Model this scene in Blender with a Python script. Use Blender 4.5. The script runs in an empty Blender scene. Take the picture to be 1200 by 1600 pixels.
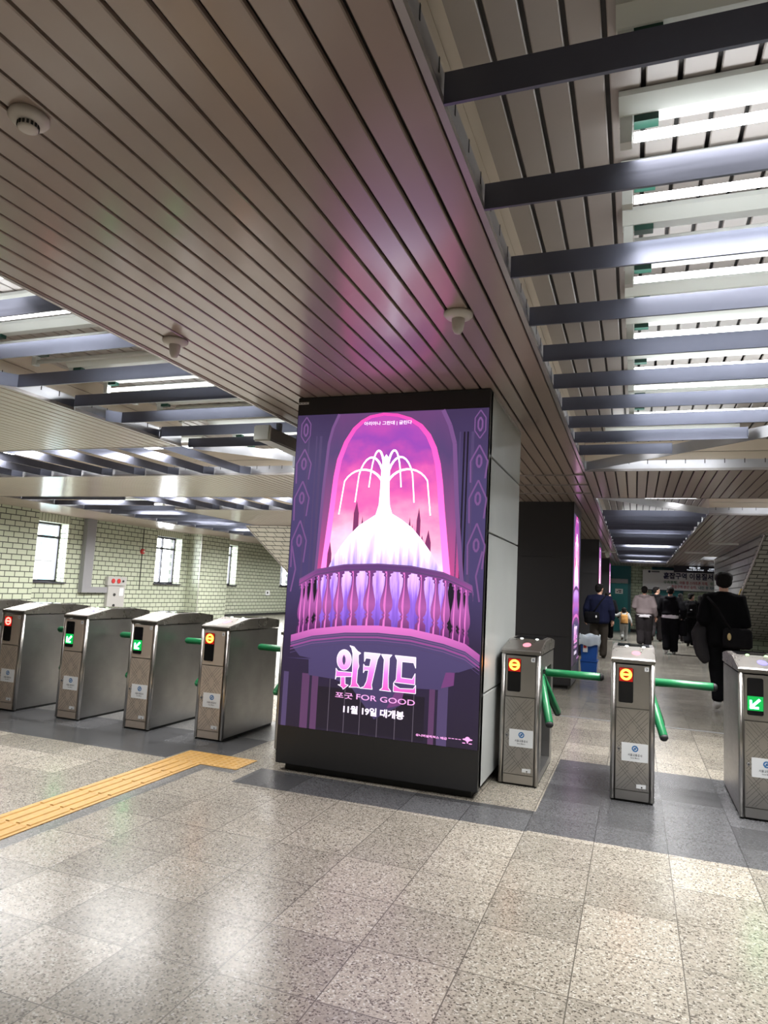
import bpy, bmesh, math, random
from mathutils import Vector, Matrix, noise
random.seed(7)
PI = math.pi
SC = bpy.context.scene
COL = SC.collection

# ---------------------------------------------------------------- camera, world, exposure
F_PX, YAW, PITCH, ROLL, CAM_H = 1070.95, 0.3544279, 0.1084804, 0.0506644, 1.35
cy, sy, cp, sp = math.cos(YAW), math.sin(YAW), math.cos(PITCH), math.sin(PITCH)
fw = Vector((-sy*cp, cy*cp, sp)); rt = Vector((cy, sy, 0)); up = rt.cross(fw)
c_, s_ = math.cos(ROLL), math.sin(ROLL)
r2 = rt*c_ + up*s_; u2 = -rt*s_ + up*c_
cam_d = bpy.data.cameras.new('camera'); cam = bpy.data.objects.new('camera', cam_d); COL.objects.link(cam)
M = Matrix.Identity(4)
for i in range(3):
    M[i][0] = r2[i]; M[i][1] = u2[i]; M[i][2] = -fw[i]
M[2][3] = CAM_H
cam.matrix_world = M
cam_d.sensor_fit = 'HORIZONTAL'; cam_d.sensor_width = 36.0; cam_d.lens = F_PX*36/1200
cam_d.clip_start = 0.05; cam_d.clip_end = 200
SC.camera = cam
w = bpy.data.worlds.new('daylight'); SC.world = w; w.use_nodes = True
w.node_tree.nodes['Background'].inputs[0].default_value = (0.93, 0.97, 1.0, 1)
w.node_tree.nodes['Background'].inputs[1].default_value = 18.0
TUBE = 13.0             # strength of a lit fluorescent tube
LAMP_W = 25.0          # light one lit lamp sends down
SCREEN = 1.25          # strength of the advertising screens
vs = SC.view_settings
vs.view_transform = 'Standard'; vs.look = 'None'; vs.gamma = 1.0; vs.use_curve_mapping = False
vs.exposure = 0.0
SC.cycles.use_denoising = True
SC.cycles.max_bounces = 8; SC.cycles.diffuse_bounces = 5; SC.cycles.glossy_bounces = 4
SC.cycles.transparent_max_bounces = 12
SC.cycles.sample_clamp_indirect = 6.0
SC.cycles.caustics_reflective = False; SC.cycles.caustics_refractive = False

# ---------------------------------------------------------------- materials
def nt_of(name):
    m = bpy.data.materials.new(name); m.use_nodes = True
    return m, m.node_tree, m.node_tree.nodes['Principled BSDF']
def mat(name, col, rough=0.5, metal=0.0, emit=None, es=1.0, spec=0.5, bump=0, bscale=60, var=0):
    m, t, b = nt_of(name)
    b.inputs['Base Color'].default_value = (*col, 1)
    b.inputs['Roughness'].default_value = rough; b.inputs['Metallic'].default_value = metal
    b.inputs['Specular IOR Level'].default_value = spec
    if emit is not None:
        b.inputs['Emission Color'].default_value = (*emit, 1); b.inputs['Emission Strength'].default_value = es
    if var or bump:
        tc = t.nodes.new('ShaderNodeTexCoord'); n = t.nodes.new('ShaderNodeTexNoise')
        n.inputs['Scale'].default_value = bscale; n.inputs['Detail'].default_value = 3
        t.links.new(tc.outputs['Object'], n.inputs['Vector'])
        if var:
            r = t.nodes.new('ShaderNodeValToRGB')
            r.color_ramp.elements[0].position = .3; r.color_ramp.elements[1].position = .7
            r.color_ramp.elements[0].color = (*[c*(1-var) for c in col], 1)
            r.color_ramp.elements[1].color = (*[min(1, c*(1+var)) for c in col], 1)
            t.links.new(n.outputs['Fac'], r.inputs['Fac']); t.links.new(r.outputs['Color'], b.inputs['Base Color'])
        if bump:
            bp = t.nodes.new('ShaderNodeBump'); bp.inputs['Strength'].default_value = bump; bp.inputs['Distance'].default_value = .01
            t.links.new(n.outputs['Fac'], bp.inputs['Height']); t.links.new(bp.outputs['Normal'], b.inputs['Normal'])
    return m
def steel(name, col, rough, stretch=(3, 3, 60), dirt=.25):
    m, t, b = nt_of(name)
    b.inputs['Metallic'].default_value = 1.0
    tc = t.nodes.new('ShaderNodeTexCoord'); mp = t.nodes.new('ShaderNodeMapping')
    mp.inputs['Scale'].default_value = stretch
    n = t.nodes.new('ShaderNodeTexNoise'); n.inputs['Scale'].default_value = 4; n.inputs['Detail'].default_value = 4
    n2 = t.nodes.new('ShaderNodeTexNoise'); n2.inputs['Scale'].default_value = 5; n2.inputs['Detail'].default_value = 5
    t.links.new(tc.outputs['Object'], mp.inputs['Vector']); t.links.new(mp.outputs['Vector'], n.inputs['Vector'])
    t.links.new(tc.outputs['Object'], n2.inputs['Vector'])
    r = t.nodes.new('ShaderNodeValToRGB')
    r.color_ramp.elements[0].color = (*[c*(1-dirt) for c in col], 1); r.color_ramp.elements[1].color = (*[min(1, c*(1+dirt)) for c in col], 1)
    r.color_ramp.elements[0].position = .3; r.color_ramp.elements[1].position = .7
    t.links.new(n2.outputs['Fac'], r.inputs['Fac']); t.links.new(r.outputs['Color'], b.inputs['Base Color'])
    mr = t.nodes.new('ShaderNodeMapRange'); mr.inputs['To Min'].default_value = rough*.8; mr.inputs['To Max'].default_value = rough*1.25
    t.links.new(n.outputs['Fac'], mr.inputs['Value']); t.links.new(mr.outputs['Result'], b.inputs['Roughness'])
    return m
def brick(name, axes, tw, th, mortar, ctile, ctile2, cmort, rough=.25):
    """glazed brick tile; axes = the two object axes that run along and up the wall"""
    m, t, b = nt_of(name)
    tc = t.nodes.new('ShaderNodeTexCoord'); sx = t.nodes.new('ShaderNodeSeparateXYZ'); cx = t.nodes.new('ShaderNodeCombineXYZ')
    t.links.new(tc.outputs['Object'], sx.inputs[0])
    t.links.new(sx.outputs[axes[0]], cx.inputs[0]); t.links.new(sx.outputs[axes[1]], cx.inputs[1])
    k = t.nodes.new('ShaderNodeTexBrick')
    k.inputs['Scale'].default_value = 1; k.inputs['Brick Width'].default_value = tw; k.inputs['Row Height'].default_value = th
    k.inputs['Mortar Size'].default_value = mortar; k.inputs['Mortar Smooth'].default_value = .1
    k.inputs['Color1'].default_value = (*ctile, 1); k.inputs['Color2'].default_value = (*ctile2, 1); k.inputs['Mortar'].default_value = (*cmort, 1)
    t.links.new(cx.outputs[0], k.inputs['Vector']); t.links.new(k.outputs['Color'], b.inputs['Base Color'])
    mr = t.nodes.new('ShaderNodeMapRange'); mr.inputs['To Min'].default_value = rough; mr.inputs['To Max'].default_value = .9
    t.links.new(k.outputs['Fac'], mr.inputs['Value']); t.links.new(mr.outputs['Result'], b.inputs['Roughness'])
    bp = t.nodes.new('ShaderNodeBump'); bp.inputs['Strength'].default_value = .4; bp.inputs['Distance'].default_value = .004; bp.invert = True
    t.links.new(k.outputs['Fac'], bp.inputs['Height']); t.links.new(bp.outputs['Normal'], b.inputs['Normal'])
    return m
TP = .3825           # floor tile pitch
def floor_mat(name, base, spec_dark, spec_light, vary, rough, speck=1.0):
    m, t, b = nt_of(name); L = t.links.new; N = t.nodes.new
    tc = N('ShaderNodeTexCoord'); mp = N('ShaderNodeMapping')
    mp.inputs['Location'].default_value = (-.182/TP, -2.193/TP, 0); mp.inputs['Scale'].default_value = (1/TP, 1/TP, 1)
    L(tc.outputs['Object'], mp.inputs['Vector'])
    fl = N('ShaderNodeVectorMath'); fl.operation = 'FLOOR'; L(mp.outputs[0], fl.inputs[0])
    wn = N('ShaderNodeTexWhiteNoise'); L(fl.outputs[0], wn.inputs['Vector'])
    fr = N('ShaderNodeVectorMath'); fr.operation = 'FRACTION'; L(mp.outputs[0], fr.inputs[0])
    sx = N('ShaderNodeSeparateXYZ'); L(fr.outputs[0], sx.inputs[0])
    def edge(o):
        a = N('ShaderNodeMath'); a.operation = 'SUBTRACT'; a.inputs[1].default_value = .5; L(o, a.inputs[0])
        c = N('ShaderNodeMath'); c.operation = 'ABSOLUTE'; L(a.outputs[0], c.inputs[0])
        d = N('ShaderNodeMath'); d.operation = 'GREATER_THAN'; d.inputs[1].default_value = .494; L(c.outputs[0], d.inputs[0]); return d.outputs[0]
    mx = N('ShaderNodeMath'); mx.operation = 'MAXIMUM'; L(edge(sx.outputs[0]), mx.inputs[0]); L(edge(sx.outputs[1]), mx.inputs[1])
    # stone chips of two sizes
    vo = N('ShaderNodeTexVoronoi'); vo.inputs['Scale'].default_value = 150; L(tc.outputs['Object'], vo.inputs['Vector'])
    sc = N('ShaderNodeSeparateColor'); L(vo.outputs['Color'], sc.inputs[0])
    r = N('ShaderNodeValToRGB'); e = r.color_ramp.elements; r.color_ramp.interpolation = 'CONSTANT'
    e[0].position = 0; e[0].color = (*spec_dark, 1); e[1].position = .13*speck; e[1].color = (*[c*.72 for c in base], 1)
    x = e.new(.3); x.color = (*base, 1); x = e.new(.72); x.color = (*[c*1.12 for c in base], 1); x = e.new(.9); x.color = (*spec_light, 1)
    L(sc.outputs[0], r.inputs['Fac'])
    n = N('ShaderNodeTexNoise'); n.inputs['Scale'].default_value = 1.6; n.inputs['Detail'].default_value = 4; L(tc.outputs['Object'], n.inputs['Vector'])
    # tile to tile tone
    tr = N('ShaderNodeMapRange'); tr.inputs['To Min'].default_value = 1-vary; tr.inputs['To Max'].default_value = 1+vary; L(wn.outputs['Value'], tr.inputs['Value'])
    nr = N('ShaderNodeMapRange'); nr.inputs['From Min'].default_value = .3; nr.inputs['From Max'].default_value = .7
    nr.inputs['To Min'].default_value = .9; nr.inputs['To Max'].default_value = 1.08; L(n.outputs['Fac'], nr.inputs['Value'])
    mu = N('ShaderNodeMath'); mu.operation = 'MULTIPLY'; L(tr.outputs[0], mu.inputs[0]); L(nr.outputs[0], mu.inputs[1])
    sv = N('ShaderNodeVectorMath'); sv.operation = 'SCALE'; L(r.outputs['Color'], sv.inputs[0]); L(mu.outputs[0], sv.inputs['Scale'])
    mc = N('ShaderNodeMix'); mc.data_type = 'RGBA'; L(mx.outputs[0], mc.inputs['Factor']); L(sv.outputs[0], mc.inputs[6]); mc.inputs[7].default_value = (*[c*.35 for c in base], 1)
    L(mc.outputs[2], b.inputs['Base Color']); b.inputs['Specular IOR Level'].default_value = .36
    rr = N('ShaderNodeMapRange'); rr.inputs['To Min'].default_value = rough*.8; rr.inputs['To Max'].default_value = rough*1.3; L(n.outputs['Fac'], rr.inputs['Value'])
    L(rr.outputs[0], b.inputs['Roughness'])
    return m
def emis(name, col, s=1.0, rough=.35):
    return mat(name, (.01, .01, .01), rough, 0, col, s)
def ramp_emis(name, stops, axis, lo, hi, s=1.0, noise_amt=0, noise_scale=(3, 3, 3), noise_stops=None):
    """screen picture area: colours run along one axis of the picture, with a printed cloud/streak pattern"""
    m, t, b = nt_of(name); L = t.links.new; N = t.nodes.new
    b.inputs['Base Color'].default_value = (.01, .01, .01, 1); b.inputs['Roughness'].default_value = .35
    tc = N('ShaderNodeTexCoord'); sx = N('ShaderNodeSeparateXYZ'); L(tc.outputs['UV'], sx.inputs[0])
    mr = N('ShaderNodeMapRange'); mr.inputs['From Min'].default_value = lo; mr.inputs['From Max'].default_value = hi
    L(sx.outputs[axis], mr.inputs['Value'])
    val = mr.outputs[0]
    if noise_amt:
        mp = N('ShaderNodeMapping'); mp.inputs['Scale'].default_value = noise_scale; L(tc.outputs['UV'], mp.inputs[0])
        n = N('ShaderNodeTexNoise'); n.inputs['Scale'].default_value = 1; n.inputs['Detail'].default_value = 5; L(mp.outputs[0], n.inputs[0])
        a = N('ShaderNodeMath'); a.operation = 'MULTIPLY_ADD'; L(n.outputs['Fac'], a.inputs[0]); a.inputs[1].default_value = noise_amt
        a2 = N('ShaderNodeMath'); a2.operation = 'SUBTRACT'; L(val, a2.inputs[0]); a2.inputs[1].default_value = noise_amt*.5
        L(a2.outputs[0], a.inputs[2]); val = a.outputs[0]
    r = N('ShaderNodeValToRGB'); e = r.color_ramp.elements
    for i, (p, c) in enumerate(stops):
        x = e[i] if i < 2 else e.new(p)
        x.position = p; x.color = (*c, 1)
    L(val, r.inputs['Fac']); L(r.outputs['Color'], b.inputs['Emission Color']); b.inputs['Emission Strength'].default_value = s
    return m

MT = {}
MT['slat'] = mat('painted_slat', (.345, .268, .228), .30, 0, spec=.5, var=.05, bscale=2)
MT['slat'].node_tree.nodes['Principled BSDF'].inputs['Coat Weight'].default_value = .6
MT['slat'].node_tree.nodes['Principled BSDF'].inputs['Coat Roughness'].default_value = .16
MT['slat_up'] = mat('upper_slat', (.42, .385, .37), .34, 0, var=.05, bscale=2)
MT['gap_up'] = mat('gap_lit_grey', (.07, .065, .065), .6)  # upper joint backing, greyed to put the lit grooves into its colour
MT['gap'] = mat('gap_black', (.015, .013, .013), .8)
MT['trim'] = mat('trim_paint', (.45, .42, .42), .22, .3)
MT['beam'] = steel('beam_steel', (.15, .158, .205), .36, (.6, 8, 12), .05)
MT['fascia'] = steel('fascia_steel', (.50, .50, .53), .34, (2, 2, 12), .06)
MT['fascia_pale'] = mat('fascia_pale', (.68, .58, .46), .35)
MT['lamp_white'] = mat('lamp_white', (.72, .75, .72), .4)
MT['tube_on'] = mat('tube_lit', (.9, .9, .9), .4, 0, (.96, .985, 1.0), TUBE)
MT['tube_off'] = mat('tube_unlit', (.75, .77, .76), .25)
MT['green_plastic'] = mat('green_plastic', (.008, .05, .034), .4)
MT['black'] = mat('black_coat', (.022, .021, .024), .38)
MT['kiosk'] = mat('kiosk_black', (.026, .026, .028), .33, 0, bump=.03, bscale=300)
MT['kiosk_side'] = mat('kiosk_dark_panel', (.03, .029, .033), .4)
MT['white_panel'] = mat('white_panel', (.43, .45, .445), .3, 0, var=.05, bscale=2.5)
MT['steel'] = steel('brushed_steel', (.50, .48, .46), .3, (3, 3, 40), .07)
MT['steel_warm_reflection'] = steel('warm_reflection_steel', (.60, .51, .43), .36, (3, 3, 30), .06)  # beige base colour stands in for warm reflections on the left gate fronts
MT['steel_warm_reflection'].node_tree.nodes['Principled BSDF'].inputs['Metallic'].default_value = .55
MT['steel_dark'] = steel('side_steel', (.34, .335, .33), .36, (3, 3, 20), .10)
MT['steel_cover'] = steel('cover_steel', (.42, .40, .38), .28, (3, 3, 3), .05)
MT['etch'] = mat('etched_line', (.16, .155, .15), .5, .6)
MT['seam'] = mat('seam', (.02, .02, .02), .7)
MT['glass_black'] = mat('black_glass', (.008, .008, .009), .08)
MT['arm'] = mat('green_arm', (.018, .20, .075), .28)
MT['rubber'] = mat('black_rubber', (.02, .02, .022), .6)
MT['paper'] = mat('white_paper', (.75, .77, .79), .5)
MT['ink'] = mat('dark_ink', (.04, .045, .06), .6)
MT['logo_blue'] = mat('logo_blue', (.02, .16, .42), .4)
MT['red_glow'] = emis('red_glow', (1, .02, .01), 1.3)
MT['ring'] = emis('ring_lit', (1.0, .30, .02), 12.0)
MT['ring_red'] = emis('ring_red_lit', (1.0, .045, .035), 16.0)
MT['red_dim'] = emis('red_dim', (.5, .004, .0), 1.0)
MT['green_glow'] = emis('green_glow', (.0, .55, .09), 1.0)
MT['arrow'] = emis('arrow_lit', (.10, 1.0, .28), 36.0)
MT['led_white'] = emis('led_white', (.95, 1, .95), 2.5)
MT['led_green'] = emis('led_green', (.55, 1, .4), 2.5)
MT['led_pink'] = emis('led_pink', (1, .3, .38), 1.6)
MT['led_blue'] = emis('led_blue', (.25, .22, 1), 2.0)
MT['yellow'] = mat('tactile_yellow', (.47, .265, .06), .5, 0, var=.12, bscale=30)
MT['grey_stone'] = mat('grey_stone', (.15, .152, .158), .35, 0, var=.2, bscale=90)
MT['frame'] = mat('window_frame_paint', (.035, .034, .045), .4)
MT['teal'] = mat('teal_paint', (.015, .21, .23), .4)
MT['teal_dark'] = mat('teal_dark_paint', (.012, .11, .13), .4)
MT['duct'] = mat('duct_paint', (.30, .30, .32), .35, .3)
MT['ctrl'] = mat('control_steel', (.47, .46, .45), .35, .3)
MT['red'] = mat('red_paint', (.42, .03, .03), .4)
MT['detector'] = mat('detector_white', (.62, .58, .54), .42)
MT['bin'] = mat('blue_plastic', (.02, .10, .42), .35)
MT['bag_film'] = mat('clear_bag', (.62, .70, .80), .25)
MT['navy_sign'] = mat('sign_navy', (.012, .012, .022), .3)
MT['white_lit'] = emis('sign_letter', (.85, .9, 1), 1.0)
MT['banner'] = mat('banner_cloth', (.60, .61, .64), .6)
MT['ink_navy'] = mat('ink_navy', (.015, .015, .06), .6)
MT['ink_red'] = mat('ink_red', (.35, .03, .06), .6)
MT['ink_green'] = mat('ink_green', (.10, .20, .14), .6)
MT['ink_teal'] = mat('ink_teal', (.02, .12, .17), .6)
MT['hazard'] = mat('hazard_yellow', (.62, .47, .12), .5)
TILE = ((.44, .48, .37), (.49, .525, .415), (.055, .06, .055))
MT['tile_y'] = brick('tile_wall_y', (1, 2), .27, .128, .011, *TILE)
MT['tile_x'] = brick('tile_wall_x', (0, 2), .27, .128, .008, *TILE)
MT['soldier'] = brick('tile_soldier', (2, 1), 9.0, .10, .008, *TILE)
MT['tile_back'] = brick('tile_wall_back', (0, 2), .27, .128, .008, (.38, .46, .33), (.43, .50, .37), (.06, .07, .06))
GREYT = ((.36, .36, .33), (.41, .41, .375), (.05, .05, .05))
MT['tile_stair'] = brick('tile_stair', (0, 2), .27, .075, .009, *GREYT)
MT['tile_stair_l'] = brick('tile_stair_left', (0, 2), .27, .10, .009, (.52, .50, .44), (.56, .54, .48), (.06, .06, .06))
MT['stair_panel'] = brick('stair_panel', (1, 2), 3.0, .16, .016, (.30, .31, .31), (.33, .34, .34), (.04, .04, .04), .2)
MT['floor'] = floor_mat('terrazzo', (.290, .264, .222), (.095, .083, .068), (.42, .40, .355), .20, .23)
MT['floor_dark'] = floor_mat('slate_tile', (.082, .083, .088), (.06, .06, .065), (.11, .11, .115), .28, .24, .6)
MT['floor_grey'] = floor_mat('granite_tile', (.15, .148, .145), (.05, .05, .05), (.30, .29, .28), .12, .28)
MT['floor_far'] = floor_mat('far_terrazzo', (.21, .196, .168), (.14, .13, .11), (.27, .26, .23), .10, .20)
MT['skin'] = mat('skin', (.50, .29, .21), .5)
MT['hair'] = mat('black_hair', (.007, .006, .006), .75, bump=.8, bscale=160, spec=.15)

# ---------------------------------------------------------------- mesh helpers
class MB:
    def __init__(s): s.v = []; s.f = []; s.m = []; s.uv = {}; s.smooth = False
    def face(s, pts, mi=0):
        n = len(s.v); s.v += [tuple(p) for p in pts]; s.f.append(tuple(range(n, n+len(pts)))); s.m.append(mi)
    def box(s, x0, x1, y0, y1, z0, z1, mi=0):
        n = len(s.v)
        s.v += [(x, y, z) for z in (z0, z1) for y in (y0, y1) for x in (x0, x1)]
        for q in ((0, 2, 3, 1), (4, 5, 7, 6), (0, 1, 5, 4), (2, 6, 7, 3), (0, 4, 6, 2), (1, 3, 7, 5)):
            s.f.append(tuple(n+i for i in q)); s.m.append(mi)
        return s
    def prism(s, poly, a, b, axis, mi=0):
        """poly of (u,v) extruded along axis from a to b: axis x -> (y,z), y -> (x,z), z -> (x,y)"""
        def P(u, v, k): return {'x': (k, u, v), 'y': (u, k, v), 'z': (u, v, k)}[axis]
        n = len(s.v); k = len(poly)
        s.v += [P(u, v, a) for u, v in poly] + [P(u, v, b) for u, v in poly]
        s.f.append(tuple(range(n, n+k))); s.m.append(mi); s.f.append(tuple(range(n+2*k-1, n+k-1, -1))); s.m.append(mi)
        for i in range(k):
            j = (i+1) % k; s.f.append((n+i, n+k+i, n+k+j, n+j)); s.m.append(mi)
        return s
    def rings(s, rings, mi=0, caps=True):
        """list of equal-length point rings joined into a skin"""
        n = len(s.v); k = len(rings[0])
        for r in rings: s.v += [tuple(p) for p in r]
        for a in range(len(rings)-1):
            for i in range(k):
                j = (i+1) % k; s.f.append((n+a*k+i, n+a*k+j, n+(a+1)*k+j, n+(a+1)*k+i)); s.m.append(mi)
        if caps:
            s.f.append(tuple(range(n+k-1, n-1, -1))); s.m.append(mi)
            e = n+(len(rings)-1)*k; s.f.append(tuple(range(e, e+k))); s.m.append(mi)
        return s
    def tube(s, path, radii, k=12, mi=0, caps=True, flat=1.0):
        path = [Vector(p) for p in path]
        if not hasattr(radii, '__len__'): radii = [radii]*len(path)
        R = []; ref = None
        for i, p in enumerate(path):
            d = (path[min(i+1, len(path)-1)] - path[max(i-1, 0)]).normalized()
            if ref is None:
                ref = Vector((0, 0, 1)) if abs(d.z) < .9 else Vector((1, 0, 0))
            a = (ref - d*ref.dot(d)).normalized(); b = d.cross(a); ref = a
            R.append([p + a*(radii[i]*math.cos(2*PI*q/k)) + b*(radii[i]*flat*math.sin(2*PI*q/k)) for q in range(k)])
        return s.rings(R, mi, caps)
    def lathe(s, prof, c=(0, 0, 0), k=24, mi=0, caps=True):
        R = [[(c[0]+r*math.cos(2*PI*q/k), c[1]+r*math.sin(2*PI*q/k), c[2]+z) for q in range(k)] for r, z in prof]
        return s.rings(R, mi, caps)
    def ell(s, c, rx, ry, rz, k=16, n=10, mi=0):
        R = []
        for i in range(n+1):
            a = -PI/2 + PI*i/n; cr = max(math.cos(a), .02)
            R.append([(c[0]+rx*cr*math.cos(2*PI*q/k), c[1]+ry*cr*math.sin(2*PI*q/k), c[2]+rz*math.sin(a)) for q in range(k)])
        return s.rings(R, mi)
    def build(s, name, mats, parent=None, smooth=False, off=None, bevel=0):
        me = bpy.data.meshes.new(name)
        o3 = Vector(off) if off is not None else (origin_of(parent) if parent else Vector((0, 0, 0)))
        me.from_pydata([tuple(Vector(p)-o3) for p in s.v], [], s.f)
        if not isinstance(mats, (list, tuple)): mats = [mats]
        for m in mats: me.materials.append(MT[m] if isinstance(m, str) else m)
        for p, mi in zip(me.polygons, s.m): p.material_index = mi
        if smooth:
            for p in me.polygons: p.use_smooth = True
        if s.uv:
            ul = me.uv_layers.new(name='picture')
            for lp in me.loops: ul.data[lp.index].uv = s.uv.get(lp.vertex_index, (0, 0))
        me.update()
        o = bpy.data.objects.new(name, me); COL.objects.link(o)
        if parent: o.parent = parent
        elif off is not None: o.location = o3
        if bevel:
            bm = bmesh.new(); bm.from_mesh(me)
            bmesh.ops.remove_doubles(bm, verts=bm.verts, dist=1e-6)
            ed = [e for e in bm.edges if len(e.link_faces) == 2 and e.calc_face_angle(0) > .6]
            bmesh.ops.bevel(bm, geom=ed, offset=bevel, segments=2, affect='EDGES', clamp_overlap=True)
            bm.to_mesh(me); bm.free()
        return o
def origin_of(o):
    v = Vector((0, 0, 0))
    while o: v += o.location; o = o.parent
    return v
def tag(o, label=None, cat=None, group=None, kind=None):
    if label: o['label'] = label
    if cat: o['category'] = cat
    if group: o['group'] = group
    if kind: o['kind'] = kind
    return o
def thing(name, loc, label, cat, group=None):
    o = bpy.data.objects.new(name, None); COL.objects.link(o); o.location = loc; o.empty_display_size = .1
    return tag(o, label, cat, group)
def struct(name, mb, mats, parent=None, smooth=False):
    o = mb.build(name, mats, parent, smooth)
    if not parent: o['kind'] = 'structure'
    return o
def lettering(name, body, m, P, x0, z0, wid, hei, parent, bold=0.0):
    """real lettering laid in a plane: P(u, v) gives the place of picture point (u, v)"""
    c = bpy.data.curves.new(name, 'FONT'); c.body = body; c.offset = bold; c.resolution_u = 4
    t = bpy.data.objects.new(name, c); COL.objects.link(t)
    bpy.context.view_layer.update()
    me = bpy.data.meshes.new_from_object(t.evaluated_get(bpy.context.evaluated_depsgraph_get()))
    bpy.data.objects.remove(t); bpy.data.curves.remove(c)
    xs = [v.co.x for v in me.vertices]; ys = [v.co.y for v in me.vertices]
    ax, bx, ay, by = min(xs), max(xs), min(ys), max(ys)
    o3 = origin_of(parent)
    k = hei/(by-ay)
    kx = wid/(bx-ax) if wid else k
    uv = [(x0 + (v.co.x-ax)*kx, z0 + (v.co.y-ay)*k) for v in me.vertices]
    for v, q in zip(me.vertices, uv): v.co = Vector(P(*q)) - o3
    me.materials.clear(); me.materials.append(MT[m] if isinstance(m, str) else m)
    for p in me.polygons: p.material_index = 0
    me.name = name
    o = bpy.data.objects.new(name, me); COL.objects.link(o); o.parent = parent
    return o
def copy_tree(o, parent=None):
    c = o.copy(); COL.objects.link(c)
    if parent: c.parent = parent; c.matrix_parent_inverse = o.matrix_parent_inverse
    for ch in list(o.children): copy_tree(ch, c)
    return c
ORD = ['first', 'second', 'third', 'fourth', 'fifth', 'sixth', 'seventh', 'eighth', 'ninth', 'tenth', 'eleventh', 'twelfth', 'thirteenth', 'fourteenth', 'fifteenth', 'sixteenth']

# ================================================================ THE ROOM
ZC = 2.755; ZU = 3.08
XA0, XA1 = -2.90, -0.55          # band over the advertising pillar
XB0, XB1 = -4.65, 1.10           # far edges of the two long light bays
XW = -13.8; XR = 4.6; YB = 31.2; YR = -5.0
Y1, Y2, Y3, Y4 = 6.10, 7.92, 10.08, 12.0
# floor, one mesh, cut where the tile colour changes
def floor():
    rects = [((-2.53, -.57), (4.15, 4.55), 1), ((-.57, XR), (4.17, 6.06), 1), ((-8.6, -3.28), (4.44, 5.32), 1), ((-3.28, -2.9), (4.72, 5.32), 1), ((-8.6, -2.9), (5.32, 6.06), 2), ((-2.95, -2.86), (YR, 4.41), 2), ((-2.86, -2.63), (4.33, 4.41), 2)]
    xs = sorted({XW-.8, XR} | {v for r in rects for v in r[0]}); ys = sorted({YR, YB, 8.2} | {v for r in rects for v in r[1]})
    b = MB()
    for i in range(len(xs)-1):
        for j in range(len(ys)-1):
            mx, my = (xs[i]+xs[i+1])/2, (ys[j]+ys[j+1])/2; mi = 3 if my > 8.2 else 0
            for r in rects:
                if r[0][0] < mx < r[0][1] and r[1][0] < my < r[1][1]: mi = r[2]
            b.face([(xs[i], ys[j], 0), (xs[i+1], ys[j], 0), (xs[i+1], ys[j+1], 0), (xs[i], ys[j+1], 0)], mi)
    struct('floor', b, ['floor', 'floor_dark', 'floor_grey', 'floor_far'])
floor()
b = MB().box(XW+.4, XR, 8.17, 8.215, 0, .004)
struct('trim_1', b, 'duct')

# slatted ceilings: real strips with open joints and a black backing above
PITCH_S = .115; X_S = -1.486
def slats(b, x0, x1, y0, y1, z, gap=.014, t=.018):
    k = math.floor((x0 - X_S)/PITCH_S)
    x = X_S + k*PITCH_S
    while x < x1:
        a, e = max(x + gap/2, x0), min(x + PITCH_S - gap/2, x1)
        if e - a > .004:
            # strip with softly turned-up edges
            b.prism([(a, z+t), (a, z+.004), (a+.004, z), (e-.004, z), (e, z+.004), (e, z+t)], y0, y1, 'y', 0)
        x += PITCH_S
    b.box(x0, x1, y0, y1, z+t+.012, z+t+.02, 1)
up_ = MB(); slats(up_, XW, XR, YR, YB, ZU, .016)
struct('ceiling', up_, ['slat_up', 'gap_up'])
bands = [(XA0, XA1, YR, YB), (XB1, XR, YR, Y1), (XW, XB0, YR, Y1), (XW, XA0, Y2, Y3), (XA1, XR, Y2, Y3),
         (-9.15, XA0, Y4, YB), (XW, -11.8, Y3, YB), (XB1, XR, Y4, 22.9), (XB1, 1.95, 22.9, 25.0), (XB1, XR, 25.0, YB), (XA1, XB1, 28.6, YB)]
for i, (x0, x1, y0, y1) in enumerate(bands):
    b = MB()
    n = 1
    slats(b, x0, x1, y0, y1, ZC)
    struct('ceiling', b, ['slat', 'gap'])
# fascia plates round the light bays: steel below, pale boards above, slots between
def fascia(p, q, nrm, slots=True):
    """plate from p to q (x,y); nrm = the side the bay is on"""
    p, q, n = Vector((*p, 0)), Vector((*q, 0)), Vector((*nrm, 0)); d = (q-p); L = d.length; d.normalize()
    b = MB()
    def pl(a, e, z0, z1, t0, t1, mi):
        A = [p+d*a+n*t0, p+d*e+n*t0, p+d*e+n*t1, p+d*a+n*t1]
        b.rings([[(v.x, v.y, z0) for v in A], [(v.x, v.y, z1) for v in A]], mi)
    pl(0, L, ZC-.004, ZC+.022, -.012, .012, 2)        # rounded edge trim
    pl(0, L, ZC+.022, ZC+.115, -.002, .004, 0)
    pl(0, L, ZC+.115, ZC+.20, -.012, -.004, 1)
    pl(0, L, ZC+.204, ZU, -.012, -.004, 1)
    if slots:
        a = .09
        while a < L:
            pl(a, a+.008, ZC+.075, ZC+.122, .004, .0055, 3); a += .19
    struct('trim', b, ['fascia', 'fascia_pale', 'trim', 'gap'])
fascia((XA1, YR), (XA1, Y2), (1, 0)); fascia((XB1, YR), (XB1, Y1), (-1, 0))
fascia((XA0, YR), (XA0, Y2), (-1, 0)); fascia((XB0, YR), (XB0, Y1), (1, 0))
fascia((XA1, Y2), (XR, Y2), (0, -1)); fascia((XW, Y2), (XA0, Y2), (0, -1))
fascia((XW, Y1), (XB0, Y1), (0, 1)); fascia((XB1, Y1), (XR, Y1), (0, 1))
fascia((XA1, Y3), (XR, Y3), (0, 1)); fascia((XW, Y3), (XA0, Y3), (0, 1))
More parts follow.
